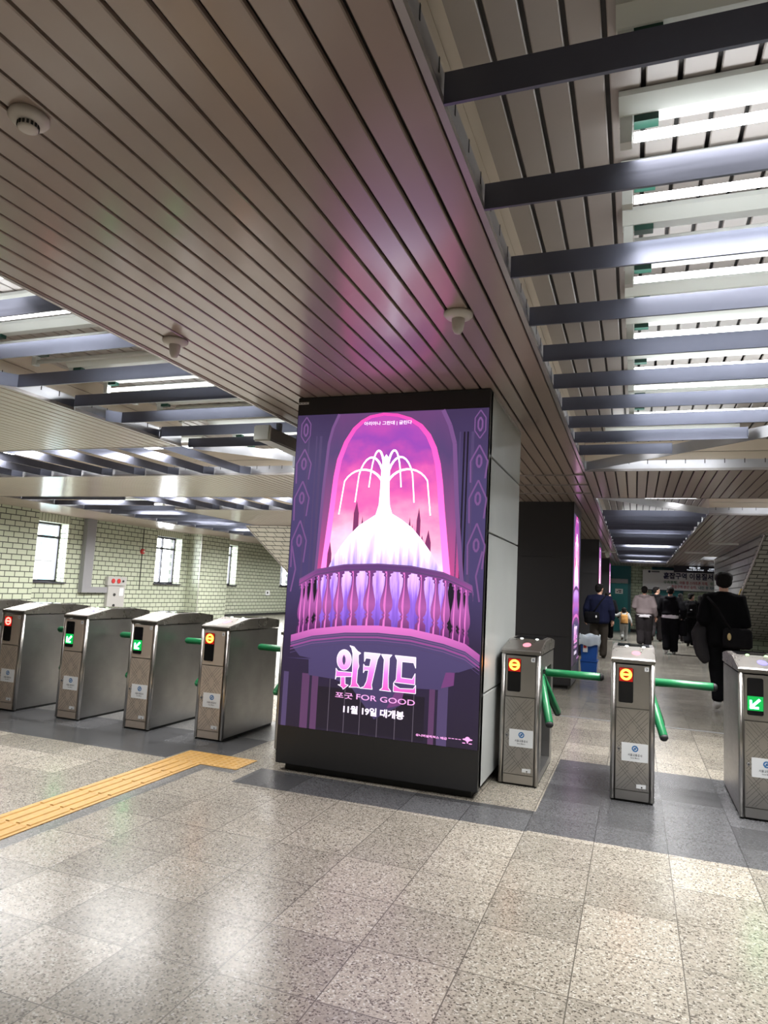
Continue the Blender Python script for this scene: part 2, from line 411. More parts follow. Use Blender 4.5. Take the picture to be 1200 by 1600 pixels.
fascia((XA1, Y3), (XA1, 28.6), (1, 0)); fascia((XB1, Y4), (XB1, 28.6), (-1, 0)); fascia((XB1, Y4), (XR, Y4), (0, -1))
fascia((-9.15, Y4), (XA0, Y4), (0, -1)); fascia((-9.15, Y4), (-9.15, YB), (-1, 0)); fascia((-11.8, Y3), (-11.8, YB), (1, 0))
fascia((XA1, 28.6), (XB1, 28.6), (0, -1), False); fascia((1.95, 25), (XR, 25), (0, -1), False); fascia((1.95, 22.9), (1.95, 25), (1, 0), False)
# slanting plates that close the bay corners
def plate(p, q, label, grp=None):
    p, q = Vector((*p, 0)), Vector((*q, 0)); d = (q-p).normalized(); n = Vector((-d.y, d.x, 0))*.006
    b = MB(); A = [p-n, q-n, q+n, p+n]
    b.rings([[(v.x, v.y, ZC) for v in A], [(v.x, v.y, ZC+.10) for v in A]], 0)
    m = (p+q)/2
    tag(b.build('corner_plate', 'fascia', None, off=(m.x, m.y, ZC)), label, 'ceiling panel', grp)
plate((XA1+.03, Y2-.03), (XB1-.01, 6.3), 'slanting bright steel plate closing the far corner of the right lamp bay')
plate((XA1+.03, Y3+.03), (XB1-.02, Y4-.04), 'slanting bright steel plate above the walking people, start of the far bay')
plate((XB0+.05, 6.25), (XA0-.03, Y2-.03), 'slanting steel plate in the left ceiling behind the pillar top')
# louver beams across and along the bays
def beam(x0, x1, y, label, grp, knee=0):
    b = MB(); z0, z1 = ZC-.002, ZC+.098
    b.box(x0, x1, y-.006, y+.006, z0, z1)
    if knee:
        s = -1 if knee < 0 else 1
        b.prism([(x0, y-.006), (x0, y+.006), (x0-.10, y+.006+s*.10), (x0-.10, y-.006+s*.10)], z0, z1, 'z')
    b.box(x1-.004, x1, y-.03, y+.006, z0+.02, z1-.02)
    o = b.build('louver_beam', 'beam', None, off=((x0+x1)/2, y, z0)); tag(o, label, 'ceiling beam', grp)
k = 0
y = 1.783 - .577*2
for i in range(12):
    yy = .629 + .577*i
    x1 = XB1-.02 if yy < 6.25 else XB1-.02-(yy-6.2)*.98
    if x1 < -.2: break
    lab = 'dark steel louver beam across the right lamp bay, out of view above' if i < 2 else '%s dark steel louver beam of the right bay, counted from the top' % ORD[i-2]
    if i >= 2: beam(XA1+.012, x1, yy, lab, 'louver beams of the right lamp bay')
for i in range(8):
    yy = 2.74 + .577*i*1.005
    if yy > 6.2: break
    beam(XB0+.11, XA0-.012, yy, '%s dark steel louver beam of the left bay, counted from the camera' % ORD[i], 'louver beams of the left lamp bay', 1 if i % 2 else -1)
beam(XB0+.05, XA0-.012, 6.17, 'last dark steel louver beam of the left bay, beside the pillar top', 'louver beams of the left lamp bay')
def fin(x, y0, y1, label, grp):
    b = MB(); b.box(x-.006, x+.006, y0, y1-.14, ZC-.002, ZC+.098)
    b.prism([(x-.006, y1-.14), (x+.006, y1-.14), (x+.10, y1-.02), (x+.088, y1-.02)], ZC-.002, ZC+.098, 'z')
    tag(b.build('louver_fin', 'beam', None, off=(x, (y0+y1)/2, ZC)), label, 'ceiling beam', grp)
for i in range(9):
    x = -4.95 - .577*i
    fin(x, Y1+.012, Y2-.012, '%s steel fin from the pillar in the nearer row above the left gates' % ORD[i], 'steel fins of the nearer row')
    fin(x+.577*2-.3, Y3+.012, Y4-.012, '%s steel fin from the pillar in the farther row above the left gates' % ORD[i], 'steel fins of the farther row')
for i in range(20):
    beam(XA1+.012, XB1-.02, 12.3 + .82*i, 'dark steel louver beam of the far bay over the walking people', 'louver beams of the far bay')
for i in range(20):
    beam(-11.78, -9.17, 10.5 + .85*i, 'dark steel louver beam of the bay along the tiled window wall', 'louver beams beside the window wall')

# walls
def wall_box(name, x0, x1, y0, y1, z0, z1, m):
    struct(name, MB().box(x0, x1, y0, y1, z0, z1), m)
wall_box('wall_right', XR, XR+.2, YR, YB, 0, ZU, 'tile_y')
wall_box('wall_rear', XW, XR, YR-.2, YR, 0, ZU, 'tile_x')
wall_box('wall_back', XW, XR, YB, YB+.2, 0, ZU, 'tile_back')
# left wall with window openings and two piers
WIN = [(12.50, 13.84, 1.05, 2.545, .15), (17.36, 18.62, 1.10, 2.56, .10), (20.95, 21.96, 1.13, 2.58, .16), (25.3, 26.6, 1.16, 2.45, .1), (29.0, 30.0, 1.16, 2.5, .1)]
def wall_left():
    b = MB(); x0, x1 = XW-.45, XW
    ys = YR
    for (a, e, z0, z1, r) in WIN:
        b.box(x0, x1, ys, a, 0, ZU); b.box(x0, x1, a, e, 0, z0); b.box(x0, x1, a, e, z1+.26 if 0 else z1, ZU); ys = e
    b.box(x0, x1, ys, YB, 0, ZU)
    struct('wall_left', b, 'tile_y')
    b = MB()
    for (a, e, z0, z1, r) in WIN:
        for y0_, y1_ in ((a, a+.012), (e-.012, e)): b.box(XW-.27, XW+.001, y0_, y1_, z0, z1)
    struct('trim', b, 'tile_x')
wall_left()
def pier(y0, y1, x1):
    b = MB()
    b.face([(x1, y0, 0), (x1, y1, 0), (x1, y1, ZC), (x1, y0, ZC)], 0)
    for y in (y0, y1): b.face([(XW, y, 0), (x1, y, 0), (x1, y, ZC), (XW, y, ZC)], 1)
    b.box(x1-.012, x1+.003, y0-.004, y0+.012, 0, ZC, 2)
    struct('wall_left_pier', b, ['tile_y', 'tile_x', 'trim'])
pier(YR, 12.40, XW+.5); pier(18.97, 20.6, XW+.5)
b = MB()
for (a, e, z0, z1, r) in WIN:
    b.face([(XW+.003, a-.02, z1), (XW+.003, e+.02, z1), (XW+.003, e+.02, z1+.2), (XW+.003, a-.02, z1+.2)])
struct('trim', b, brick('tile_soldier_row', (1, 2), .10, 9.0, .008, *TILE))
for p in ((20.62, YB), (12.42, 18.95)):
    struct('baseboard_left', MB().box(XW, XW+.02, p[0], p[1], 0, .09), 'seam')
struct('baseboard_back', MB().box(XW, XR, YB-.02, YB, 0, .10), 'seam')
glass, gt, gb = nt_of('window_glass')
gm = gt.nodes.new('ShaderNodeMixShader'); gtr = gt.nodes.new('ShaderNodeBsdfTransparent'); ggl = gt.nodes.new('ShaderNodeBsdfGlossy')
ggl.inputs['Roughness'].default_value = .02; gm.inputs[0].default_value = .06
gt.links.new(gtr.outputs[0], gm.inputs[1]); gt.links.new(ggl.outputs[0], gm.inputs[2]); gt.links.new(gm.outputs[0], gt.nodes['Material Output'].inputs[0])
for i, (a, e, z0, z1, r) in enumerate(WIN):
    xf = XW-.30
    b = MB(); f = .05
    b.box(xf-.03, xf+.03, a, a+f, z0, z1); b.box(xf-.03, xf+.03, e-f, e, z0, z1)
    b.box(xf-.03, xf+.03, a, e, z0, z0+f); b.box(xf-.03, xf+.03, a, e, z1-f, z1)
    zt = z1-.36
    b.box(xf-.04, xf+.04, a, e, zt-.03, zt+.03)
    if i != 0:
        m = (a+e)/2; b.box(xf-.035, xf+.035, m-.025, m+.025, z0, z1)
    wo = b.build('window_%d' % (i+1), 'frame'); tag(wo, kind='structure')
    MB().box(xf-.005, xf+.005, a+f, e-f, z0+f, z1-f).build('pane', glass, wo)
    MB().box(XW-.3, XW+.05, a-.03, e+.03, z0-.035, z0).build('window_sill', 'frame', wo)
# the apartment block outside the first window
blk = thing('apartment_building', (-24, 20, 0), 'pale apartment block seen through the leftmost window', 'building')
MB().box(-25, -24, 14, 27, -6, 6).build('facade', mat('facade_paint', (.36, .37, .36), .8), blk)
for r in range(5):
    for q in range(5):
        MB().box(-24.02, -23.97, 20.3+q*1.15, 21.05+q*1.15, -4.2+r*1.55, -3.3+r*1.55).build('window', mat('far_window', (.05, .15, .17), .3) if r+q == 0 else bpy.data.materials['far_window'], blk)
for r in range(7):
    MB().box(-24.0, -23.93, 14, 27, -4.5+r*1.55, -4.44+r*1.55).build('ledge', 'seam', blk)

# stair flights that come down from the ceiling, tiled beneath
def stair(name, x0, x1, ytop, ybot, zbot, m, label, panel=None):
    t = thing(name, ((x0+x1)/2, ybot, 0), label, 'staircase')
    b = MB(); th = .25
    b.rings([[(x, ytop, ZC-.003), (x, ybot, zbot), (x, ybot+.35, zbot), (x, ytop+.35, ZC-.003)] for x in (x0, x1)])
    b.build('soffit', m, t)
    MB().box(x0, x1, ytop-.012, ytop, ZC-.02, ZC-.003).build('edge_bead', 'trim', t)
    e = MB(); e.tube([(x0, ytop+.06, ZC-.03), (x0, ybot, zbot)], .02, 8); e.build('edge_bead', 'trim', t)
    if panel:
        b = MB(); b.prism([(ytop+.36, ZC), (ybot+.3, zbot+.05), (ybot+2.5, zbot+.05), (ybot+2.5, ZC)], x0, x0+.03, 'x')
        b.build('side_panel', 'stair_panel', t)
    return t
sr = stair('staircase', 2.34, XR-.01, 14.85, 21.5, .42, 'tile_stair', 'grey tiled stair underside sloping down at the right edge', True)
MB().box(2.4, XR-.01, 21.6, 21.9, .09, .44).build('base_wall', 'tile_back', sr)
MB().box(2.4, XR-.01, 21.55, 21.9, 0, .09).build('plinth', 'seam', sr)
h = MB(); q0, q1 = Vector((2.325, 18.3, 1.68)), Vector((2.325, 19.6, 1.2))
h.rings([[(2.30, 17.9, 1.72), (2.46, 17.9, 1.72), (2.46, 17.9, 1.70), (2.30, 17.9, 1.70)], [(2.30, 18.9, 1.36), (2.46, 18.9, 1.36), (2.46, 18.9, 1.34), (2.30, 18.9, 1.34)]], 0)
hz = h.build('edge_guard', 'hazard', sr); hz['label'] = 'yellow and black warning guard on the stair edge'
for i in range(4):
    y = 17.98+.24*i; z = 1.705-.36*(y-17.9)
    MB().box(2.32, 2.44, y, y+.10, z-.05, z-.005).build('stripe', 'rubber', hz)
stair('staircase', -9.45, -6.0, 15.3, 19.8, .7, 'tile_stair_l', 'pale tiled stair underside sloping down left of the bright screen')

# teal doors in the end wall
def door(n, x0, x1, z1, paper):
    b = MB(); b.box(x0, x1, YB-.06, YB-.01, 0, 2.0); d = b.build('door_%d' % n, 'teal'); tag(d, kind='structure')
    MB().box(x0, x1, YB-.05, YB-.01, 2.2, z1).build('transom', 'teal_dark', d)
    MB().box(x0, x1, YB-.09, YB-.01, 2.02, 2.19).build('shutter_box', 'duct', d)
    MB().box(x0-.06, x0, YB-.08, YB-.01, 0, z1).build('jamb', 'teal_dark', d); MB().box(x1, x1+.12, YB-.08, YB-.01, 0, z1).build('jamb', 'teal_dark', d)
    if paper:
        p = MB().box(-.80, -.49, YB-.068, YB-.062, 1.56, 1.77).build('notice', 'paper', d); p['label'] = 'white notice on the teal door'
        MB().box(-.74, -.69, YB-.071, YB-.069, 1.62, 1.67).build('ink_mark', 'ink', p)
        MB().box(-.68, -.55, YB-.071, YB-.069, 1.68, 1.72).build('ink_mark', 'ink', p)
        MB().box(-.66, -.55, YB-.071, YB-.069, 1.61, 1.65).build('ink_mark', 'ink', p)
door(1, -1.30, -.29, 2.75, True); door(2, .72, 1.75, 2.75, False)

# ================================================================ LAMPS
def lamp(x0, y, lit, label, grp, body=True, L=1.22, power=None):
    t = thing('fluorescent_lamp', (x0+L/2, y, ZU-.02), label, 'lamp', grp)
    b = MB(); z = ZU-.004
    b.prism([(y-.075, z), (y-.075, z-.02), (y-.03, z-.06), (y+.03, z-.06), (y+.075, z-.02), (y+.075, z)], x0, x0+L, 'x'); b.build('housing', 'lamp_white', t)
    for xx in (x0+.005, x0+L-.045):
        MB().box(xx, xx+.04, y-.022, y+.022, z-.155, z-.058).build('lamp_holder', 'lamp_white', t)
    MB().box(x0+.05, x0+.13, y-.022, y+.022, z-.085, z-.06).build('starter', 'green_plastic', t)
    tb = MB().tube([(x0+.05, y, z-.128), (x0+L-.05, y, z-.128)], .0165, 10).build('tube', 'tube_on' if lit else 'tube_off', t, True)
    tb['label'] = 'lit white tube' if lit else 'unlit tube'
    if lit:                                # the light the reflector sends down
        ld = bpy.data.lights.new('tube_light', 'AREA'); ld.shape = 'RECTANGLE'; ld.size = L-.12; ld.size_y = .15 if power else .11
        ld.energy = power or LAMP_W; ld.color = (1.0, .985, .96); ld.spread = math.radians(158 if power else 112)
        lo = bpy.data.objects.new('tube_light', ld); COL.objects.link(lo); lo.parent = t; lo.location = (0, 0, -.152)
    return t
ys_r = [(-3.2, 1), (-1.2, 1), (.4, 0), (1.25, 0), (1.98, 0), (2.37, 1), (2.77, 1), (3.12, 0), (3.515, 1), (3.9, 0), (4.3, 1), (4.96, 1), (5.4, 1), (5.8, 0), (6.2, 1)]  # rearmost lit lamps are added unseen behind the camera, brightening the rear zone
for i, (y, on) in enumerate(ys_r):
    if y < 1.9: lab, g = ('unseen fluorescent lamp of the right bay, added above the camera', 'lamps above the camera')
    else: lab, g = ('%s fluorescent lamp %s of the right bay, counted from the top' % (ORD[i-4], 'with lit tube' if on else 'with dark tube'), 'lamps of the right bay')
    lamp(-.07, y, on, lab, g)
lamp(-.3, 7.2, 1, 'lit fluorescent lamp behind the slanting plate of the right bay', None, L=1.22)
ys_l = [(-3, 1), (-.6, 1), (.9, 0), (1.9, 0), (2.65, 1), (3.134, 1), (3.52, 0), (3.91, 0), (4.28, 0), (4.68, 1), (5.05, 0), (5.4, 0), (5.75, 0), (6.3, 1), (6.75, 1)]  # lit lamps behind the camera here are unseen additions to brighten the gate fronts
for i, (y, on) in enumerate(ys_l):
    if i < 4: lab, g = ('unseen fluorescent lamp of the left bay, added left of the camera', 'lamps left of the camera')
    else: lab, g = ('%s fluorescent lamp %s of the left bay, counted from the left edge' % (ORD[i-4], 'with lit tube' if on else 'with dark tube'), 'lamps of the left bay')
    lamp(-4.42, y, on, lab, g)
def lamps_row(pts, lab, grp, power):
    for (x, y) in pts: lamp(x, y, 1, lab, grp, power=power)
lamps_row([(-4.6, 7.3), (-6.2, 7.0), (-7.6, 6.7), (-9.0, 7.1), (-10.4, 6.8), (-12.6, 7.0)], 'lit fluorescent lamp above the nearer row of steel fins', 'lamps above the nearer fins', 85)
lamps_row([(-4.6, 11.0), (-5.9, 10.9), (-7.2, 11.2), (-8.6, 11.0)], 'lit fluorescent lamp above the farther row of steel fins', 'lamps above the farther fins', 100)
lamps_row([(-11.2, 11.3), (-11.2, 12.7), (-11.2, 14.2), (-11.2, 15.6), (-11.2, 17.0), (-11.2, 18.5), (-11.2, 20), (-11.2, 22.5), (-11.2, 25.5)], 'lit fluorescent lamp in the bay along the window wall', 'lamps along the window wall', 140)
lamps_row([(1.7, 7.1), (1.5, 11.1), (-.3, 11.4), (3.0, 11.0)], 'lit fluorescent lamp behind the crossing beam over the right gates', 'lamps over the right gates', 28)
lamps_row([(-.3, 14.9), (-.3, 19.5), (-.3, 23.2), (-.3, 26.9), (2.2, 24.2)], 'lit fluorescent lamp hidden behind the far bay beams', 'lamps of the far bay', 110)

# ================================================================ CEILING FITTINGS
def heat_detector(x, y, label):
    t = thing('heat_detector', (x, y, ZC), label, 'detector')
    MB().lathe([(.075, 0), (.076, -.012), (.062, -.026), (.04, -.032)], (x, y, ZC), 28).build('base', 'detector', t, True)
    MB().lathe([(.034, -.02), (.033, -.05), (.028, -.085), (.018, -.106), (.004, -.112)], (x, y, ZC), 24).build('bulb', 'detector', t, True)
heat_detector(-.86, 3.27, 'white heat detector with long bulb, right of centre above the bright screen')
heat_detector(-2.60, 3.28, 'white heat detector with long bulb, left part of the slatted ceiling')
t = thing('smoke_detector', (-1.79, 1.47, ZC), 'round white smoke detector with vent slots at the upper left', 'detector')
MB().lathe([(.058, 0), (.06, -.014), (.052, -.024), (.03, -.030)], (-1.79, 1.47, ZC), 32).build('base', 'detector', t, True)
MB().lathe([(.03, -.028), (.03, -.046), (.022, -.05), (.004, -.051)], (-1.79, 1.47, ZC), 28).build('sensor_head', 'detector', t, True)
v = MB()
for q in range(16):
    a = 2*PI*q/16; c, s = math.cos(a), math.sin(a); p = Vector((-1.79+c*.0305, 1.47+s*.0305, ZC-.037)); d = Vector((-s, c, 0))*.0035
    v.rings([[p-d+Vector((0, 0, z)), p+d+Vector((0, 0, z)), p+d+Vector((c*.002, s*.002, z)), p-d+Vector((c*.002, s*.002, z))] for z in (-.006, .006)])
v.build('vent_slots', 'seam', t)
for (x, y, s) in ((1.6, 17.55, .62), (1.3, 21.0, .6)):
    tag(MB().box(x, x+s, y-.03, y+.03, ZC-.045, ZC).build('ceiling_rail', 'lamp_white', None, off=(x, y, ZC)), 'thin white rail light on the far right ceiling, %s' % ('nearer one' if y < 20 else 'farther one'), 'rail light', 'white rails on the far ceiling')
t = thing('dome_camera', (-.80, 21.9, ZC), 'small white dome camera under the ceiling beside the far screens', 'camera')
MB().lathe([(.07, 0), (.07, -.10), (.05, -.12)], (-.80, 21.9, ZC), 16).build('housing', 'lamp_white', t, True)
MB().ell((-.80, 21.9, ZC-.13), .06, .06, .06).build('dome', 'lamp_white', t, True)
MB().box(-1.0, -.55, 21.86, 21.94, ZC-.03, ZC).build('bracket', 'lamp_white', t)
# grey box duct that shows left of the pillar top
t = thing('ceiling_duct', (-3.0, 6.2, 2.5), 'grey metal box duct left of the pillar top', 'duct')
MB().box(-3.08, -2.94, 5.05, 7.6, 2.545, 2.665).build('casing', 'duct', t, bevel=.01)
MB().box(-3.09, -2.93, 5.02, 5.06, 2.535, 2.675).build('end_cap', 'lamp_white', t, bevel=.012)
MB().box(-3.03, -2.99, 5.3, 5.34, 2.66, ZC).build('hanger', 'duct', t); MB().box(-3.03, -2.99, 7.2, 7.24, 2.66, ZC).build('hanger', 'duct', t)
tag(MB().box(-3.55, -2.5, 6.62, 6.72, 2.60, 2.74).build('steel_rail', 'fascia', None, off=(-3.0, 6.65, 2.6)), 'short steel rail under the ceiling behind the pillar top', 'rail')
# three thin ribs under the band between the first and second pillar
for i, y in enumerate((8.12, 8.85, 9.6)):
    tag(MB().box(XA0+.02, XA1-.02, y-.012, y+.012, ZC-.014, ZC-.001).build('ceiling_rib', 'trim', None, off=(-1.7, y, ZC)), '%s thin rib under the slatted ceiling behind the bright pillar' % ('nearest', 'middle', 'farthest')[i], 'ceiling rib', 'ribs behind the pillar')

# ================================================================ THINGS ON THE WINDOW WALL
t = thing('cable_duct', (XW, 14.5, .8), 'grey metal cable duct down the tiled wall right of the first window', 'duct')
MB().box(XW, XW+.14, 14.34, 14.66, .80, ZC).build('upright', 'duct', t)
MB().box(XW, XW+.12, 14.66, 15.29, .80, .95).build('branch', 'duct', t)
t = thing('control_panel', (XW, 15.68, 0), 'stainless control cabinet with red round lamps on the tiled wall', 'control panel')
MB().box(XW, XW+.10, 15.34, 16.02, .02, .99).build('cabinet', 'ctrl', t, bevel=.008)
MB().box(XW, XW+.11, 15.30, 16.05, 1.0, 1.25).build('lamp_box', 'ctrl', t, bevel=.008)
for y, m in ((15.5, 'red'), (15.72, 'red'), (15.9, 'rubber')):
    MB().tube([(XW+.11, y, 1.13), (XW+.13, y, 1.13)], .065 if m == 'red' else .03, 16).build('indicator', m, t)
MB().box(XW+.10, XW+.104, 15.8, 15.95, .72, .93).build('notice', 'paper', t)
MB().tube([(XW+.10, 15.6, .75), (XW+.12, 15.6, .75)], .04, 14).build('lock', 'seam', t)
MB().tube([(XW+.10, 15.6, .45), (XW+.12, 15.6, .45)], .04, 14).build('lock', 'seam', t)
t = thing('alarm_bell', (XW, 16.72, 2.03), 'small red alarm bell on the tiled wall left of the second window', 'alarm')
MB().tube([(XW, 16.72, 2.03), (XW+.06, 16.72, 2.03)], [.085, .07], 16).build('bell', 'red', t)
MB().tube([(XW+.06, 16.72, 2.03), (XW+.09, 16.72, 2.03)], .03, 12).build('hub', 'detector', t)
MB().tube([(XW+.012, 16.72, .9), (XW+.012, 16.72, 2.7)], .012, 8).build('conduit', 'seam', t)
t = thing('wall_switch', (XW, 24.2, .85), 'small white box on the tiled wall below the last window', 'switch')
MB().box(XW, XW+.05, 24.15, 24.45, .78, .97).build('plate', 'paper', t); MB().box(XW+.05, XW+.06, 24.22, 24.30, .84, .92).build('rocker', 'seam', t)
GLYPH = {'o': [(0.551,0.825),(0.55,0.807),(0.546,0.789),(0.538,0.774),(0.527,0.761),(0.514,0.753),(0.5,0.749),(0.485,0.751),(0.472,0.756),(0.459,0.767),(0.449,0.781),(0.443,0.797),(0.44,0.816),(0.44,0.834),(0.445,0.852),(0.453,0.868),(0.464,0.88),(0.477,0.888),(0.491,0.892),(0.506,0.89),(0.52,0.884),(0.532,0.874),(0.542,0.86),(0.548,0.843)], 'oh': [(0.508,0.82),(0.508,0.81),(0.507,0.802),(0.504,0.794),(0.502,0.788),(0.499,0.784),(0.496,0.782),(0.493,0.783),(0.49,0.787),(0.487,0.792),(0.483,0.8),(0.481,0.808),(0.48,0.818),(0.48,0.827),(0.481,0.836),(0.484,0.844),(0.486,0.85),(0.489,0.854),(0.492,0.855),(0.495,0.854),(0.498,0.851),(0.501,0.845),(0.505,0.838),(0.507,0.829)], 'i1': [(0.533,0.923),(0.565,0.917),(0.595,0.888),(0.62,0.877),(0.602,0.863),(0.605,0.811),(0.611,0.786),(0.602,0.759),(0.6,0.708),(0.599,0.671),(0.627,0.638),(0.601,0.64),(0.542,0.635),(0.558,0.652),(0.563,0.746),(0.559,0.87),(0.548,0.906)], 'u': [(0.436,0.758),(0.452,0.738),(0.56,0.738),(0.56,0.709),(0.442,0.698),(0.435,0.679),(0.438,0.729)], 's': [(0.476,0.701),(0.509,0.704),(0.512,0.653),(0.538,0.648),(0.5,0.616),(0.49,0.63),(0.457,0.645),(0.478,0.645)], 'k': [(0.646,0.885),(0.767,0.884),(0.747,0.844),(0.712,0.667),(0.719,0.637),(0.627,0.636),(0.657,0.651),(0.674,0.689),(0.68,0.73),(0.684,0.764),(0.656,0.762),(0.646,0.743),(0.645,0.804),(0.655,0.79),(0.691,0.79),(0.699,0.845),(0.66,0.847),(0.65,0.82)], 'i2': [(0.773,0.882),(0.853,0.883),(0.835,0.861),(0.833,0.729),(0.837,0.658),(0.857,0.635),(0.772,0.637),(0.793,0.654),(0.795,0.725),(0.797,0.848)], 'd': [(0.875,0.882),(1.026,0.88),(1.028,0.807),(1.012,0.843),(0.928,0.844),(0.927,0.735),(1.007,0.732),(1.026,0.772),(1.027,0.697),(0.876,0.7),(0.891,0.719),(0.893,0.851)], 'e': [(0.873,0.697),(0.882,0.68),(0.921,0.662),(1.018,0.668),(1.033,0.695),(1.035,0.638),(0.874,0.637)]}

# ================================================================ ADVERTISING PILLARS
S = SCREEN
ART = [
 ramp_emis('art_ground', [(0, (.016, .010, .026)), (.28, (.028, .018, .05)), (.5, (.062, .046, .135)), (.8, (.062, .046, .13)), (1, (.045, .028, .08))], 1, .3, 2.6, S, .15, (2, 2, 2)),
 ramp_emis('art_arch', [(0, (.55, .07, .26)), (.35, (.26, .07, .22)), (.75, (.085, .05, .15)), (1, (.13, .05, .16))], 1, 1.4, 2.6, S, .25, (14, .6, 1)),
 ramp_emis('art_glow', [(0, (1.6, .30, .95)), (.6, (1.25, .14, .62)), (1, (.95, .07, .45))], 1, 1.4, 2.6, S),
 ramp_emis('art_sky', [(0, (1.5, .75, 1.0)), (.22, (1.25, .42, .62)), (.42, (.95, .16, .46)), (.62, (.62, .08, .42)), (.8, (.30, .06, .42)), (1, (.48, .07, .42))], 1, 1.5, 2.6, S, .75, (3.2, 4.5, 1)),
 ramp_emis('art_plume', [(0, (.42, .30, .85)), (.3, (1.0, .75, 1.5)), (.55, (2.2, 1.9, 2.4)), (1, (2.0, 1.8, 2.2))], 1, 1.43, 2.0, S, 1.1, (26, 2.2, 1)),
 ramp_emis('art_stone', [(0, (.16, .045, .17)), (.5, (.42, .10, .36)), (1, (.75, .18, .58))], 1, .80, 1.08, S),
 ramp_emis('art_rail', [(0, (.28, .07, .26)), (1, (.10, .04, .16))], 1, 1.35, 1.50, S),
 ramp_emis('art_baluster', [(0, (.10, .02, .11)), (.5, (.40, .10, .36)), (1, (.16, .045, .19))], 1, 1.02, 1.42, S),
 ramp_emis('art_shade', [(0, (.05, .035, .10)), (1, (.075, .055, .15))], 1, .42, .95, S),
 emis('art_line', (.17, .075, .22), S), emis('art_line_dark', (.075, .05, .13), S),
 ramp_emis('art_title', [(0, (.85, .10, .50)), (.45, (.95, .22, .80)), (.8, (1.0, .65, .98)), (1, (1.05, .82, 1.0))], 1, .63, .90, S),
 emis('art_white', (1.1, .95, 1.15), S), emis('art_pink', (1.0, .42, .85), S), emis('art_dark', (.012, .008, .018), S),
 ramp_emis('art_violet', [(0, (.14, .06, .42)), (.45, (.32, .14, .75)), (.7, (.70, .40, 1.1)), (1, (.95, .62, 1.2))], 1, 1.0, 1.55, S, 1.2, (34, 3, 1)),
 emis('art_tower', (.20, .035, .13), S), emis('art_stripe', (.10, .04, .11), S), emis('art_thin', (.10, .08, .11), S)]
A_ = {n: i for i, n in enumerate('ground arch glow sky plume stone rail baluster shade line line_dark title white pink dark violet tower stripe thin'.split())}
GL = None
def interp(L, x):
    for (a, b), (c, d) in zip(L, L[1:]):
        if a <= x <= c: return b+(d-b)*(x-a)/(c-a)
    return L[0][1] if x < L[0][0] else L[-1][1]
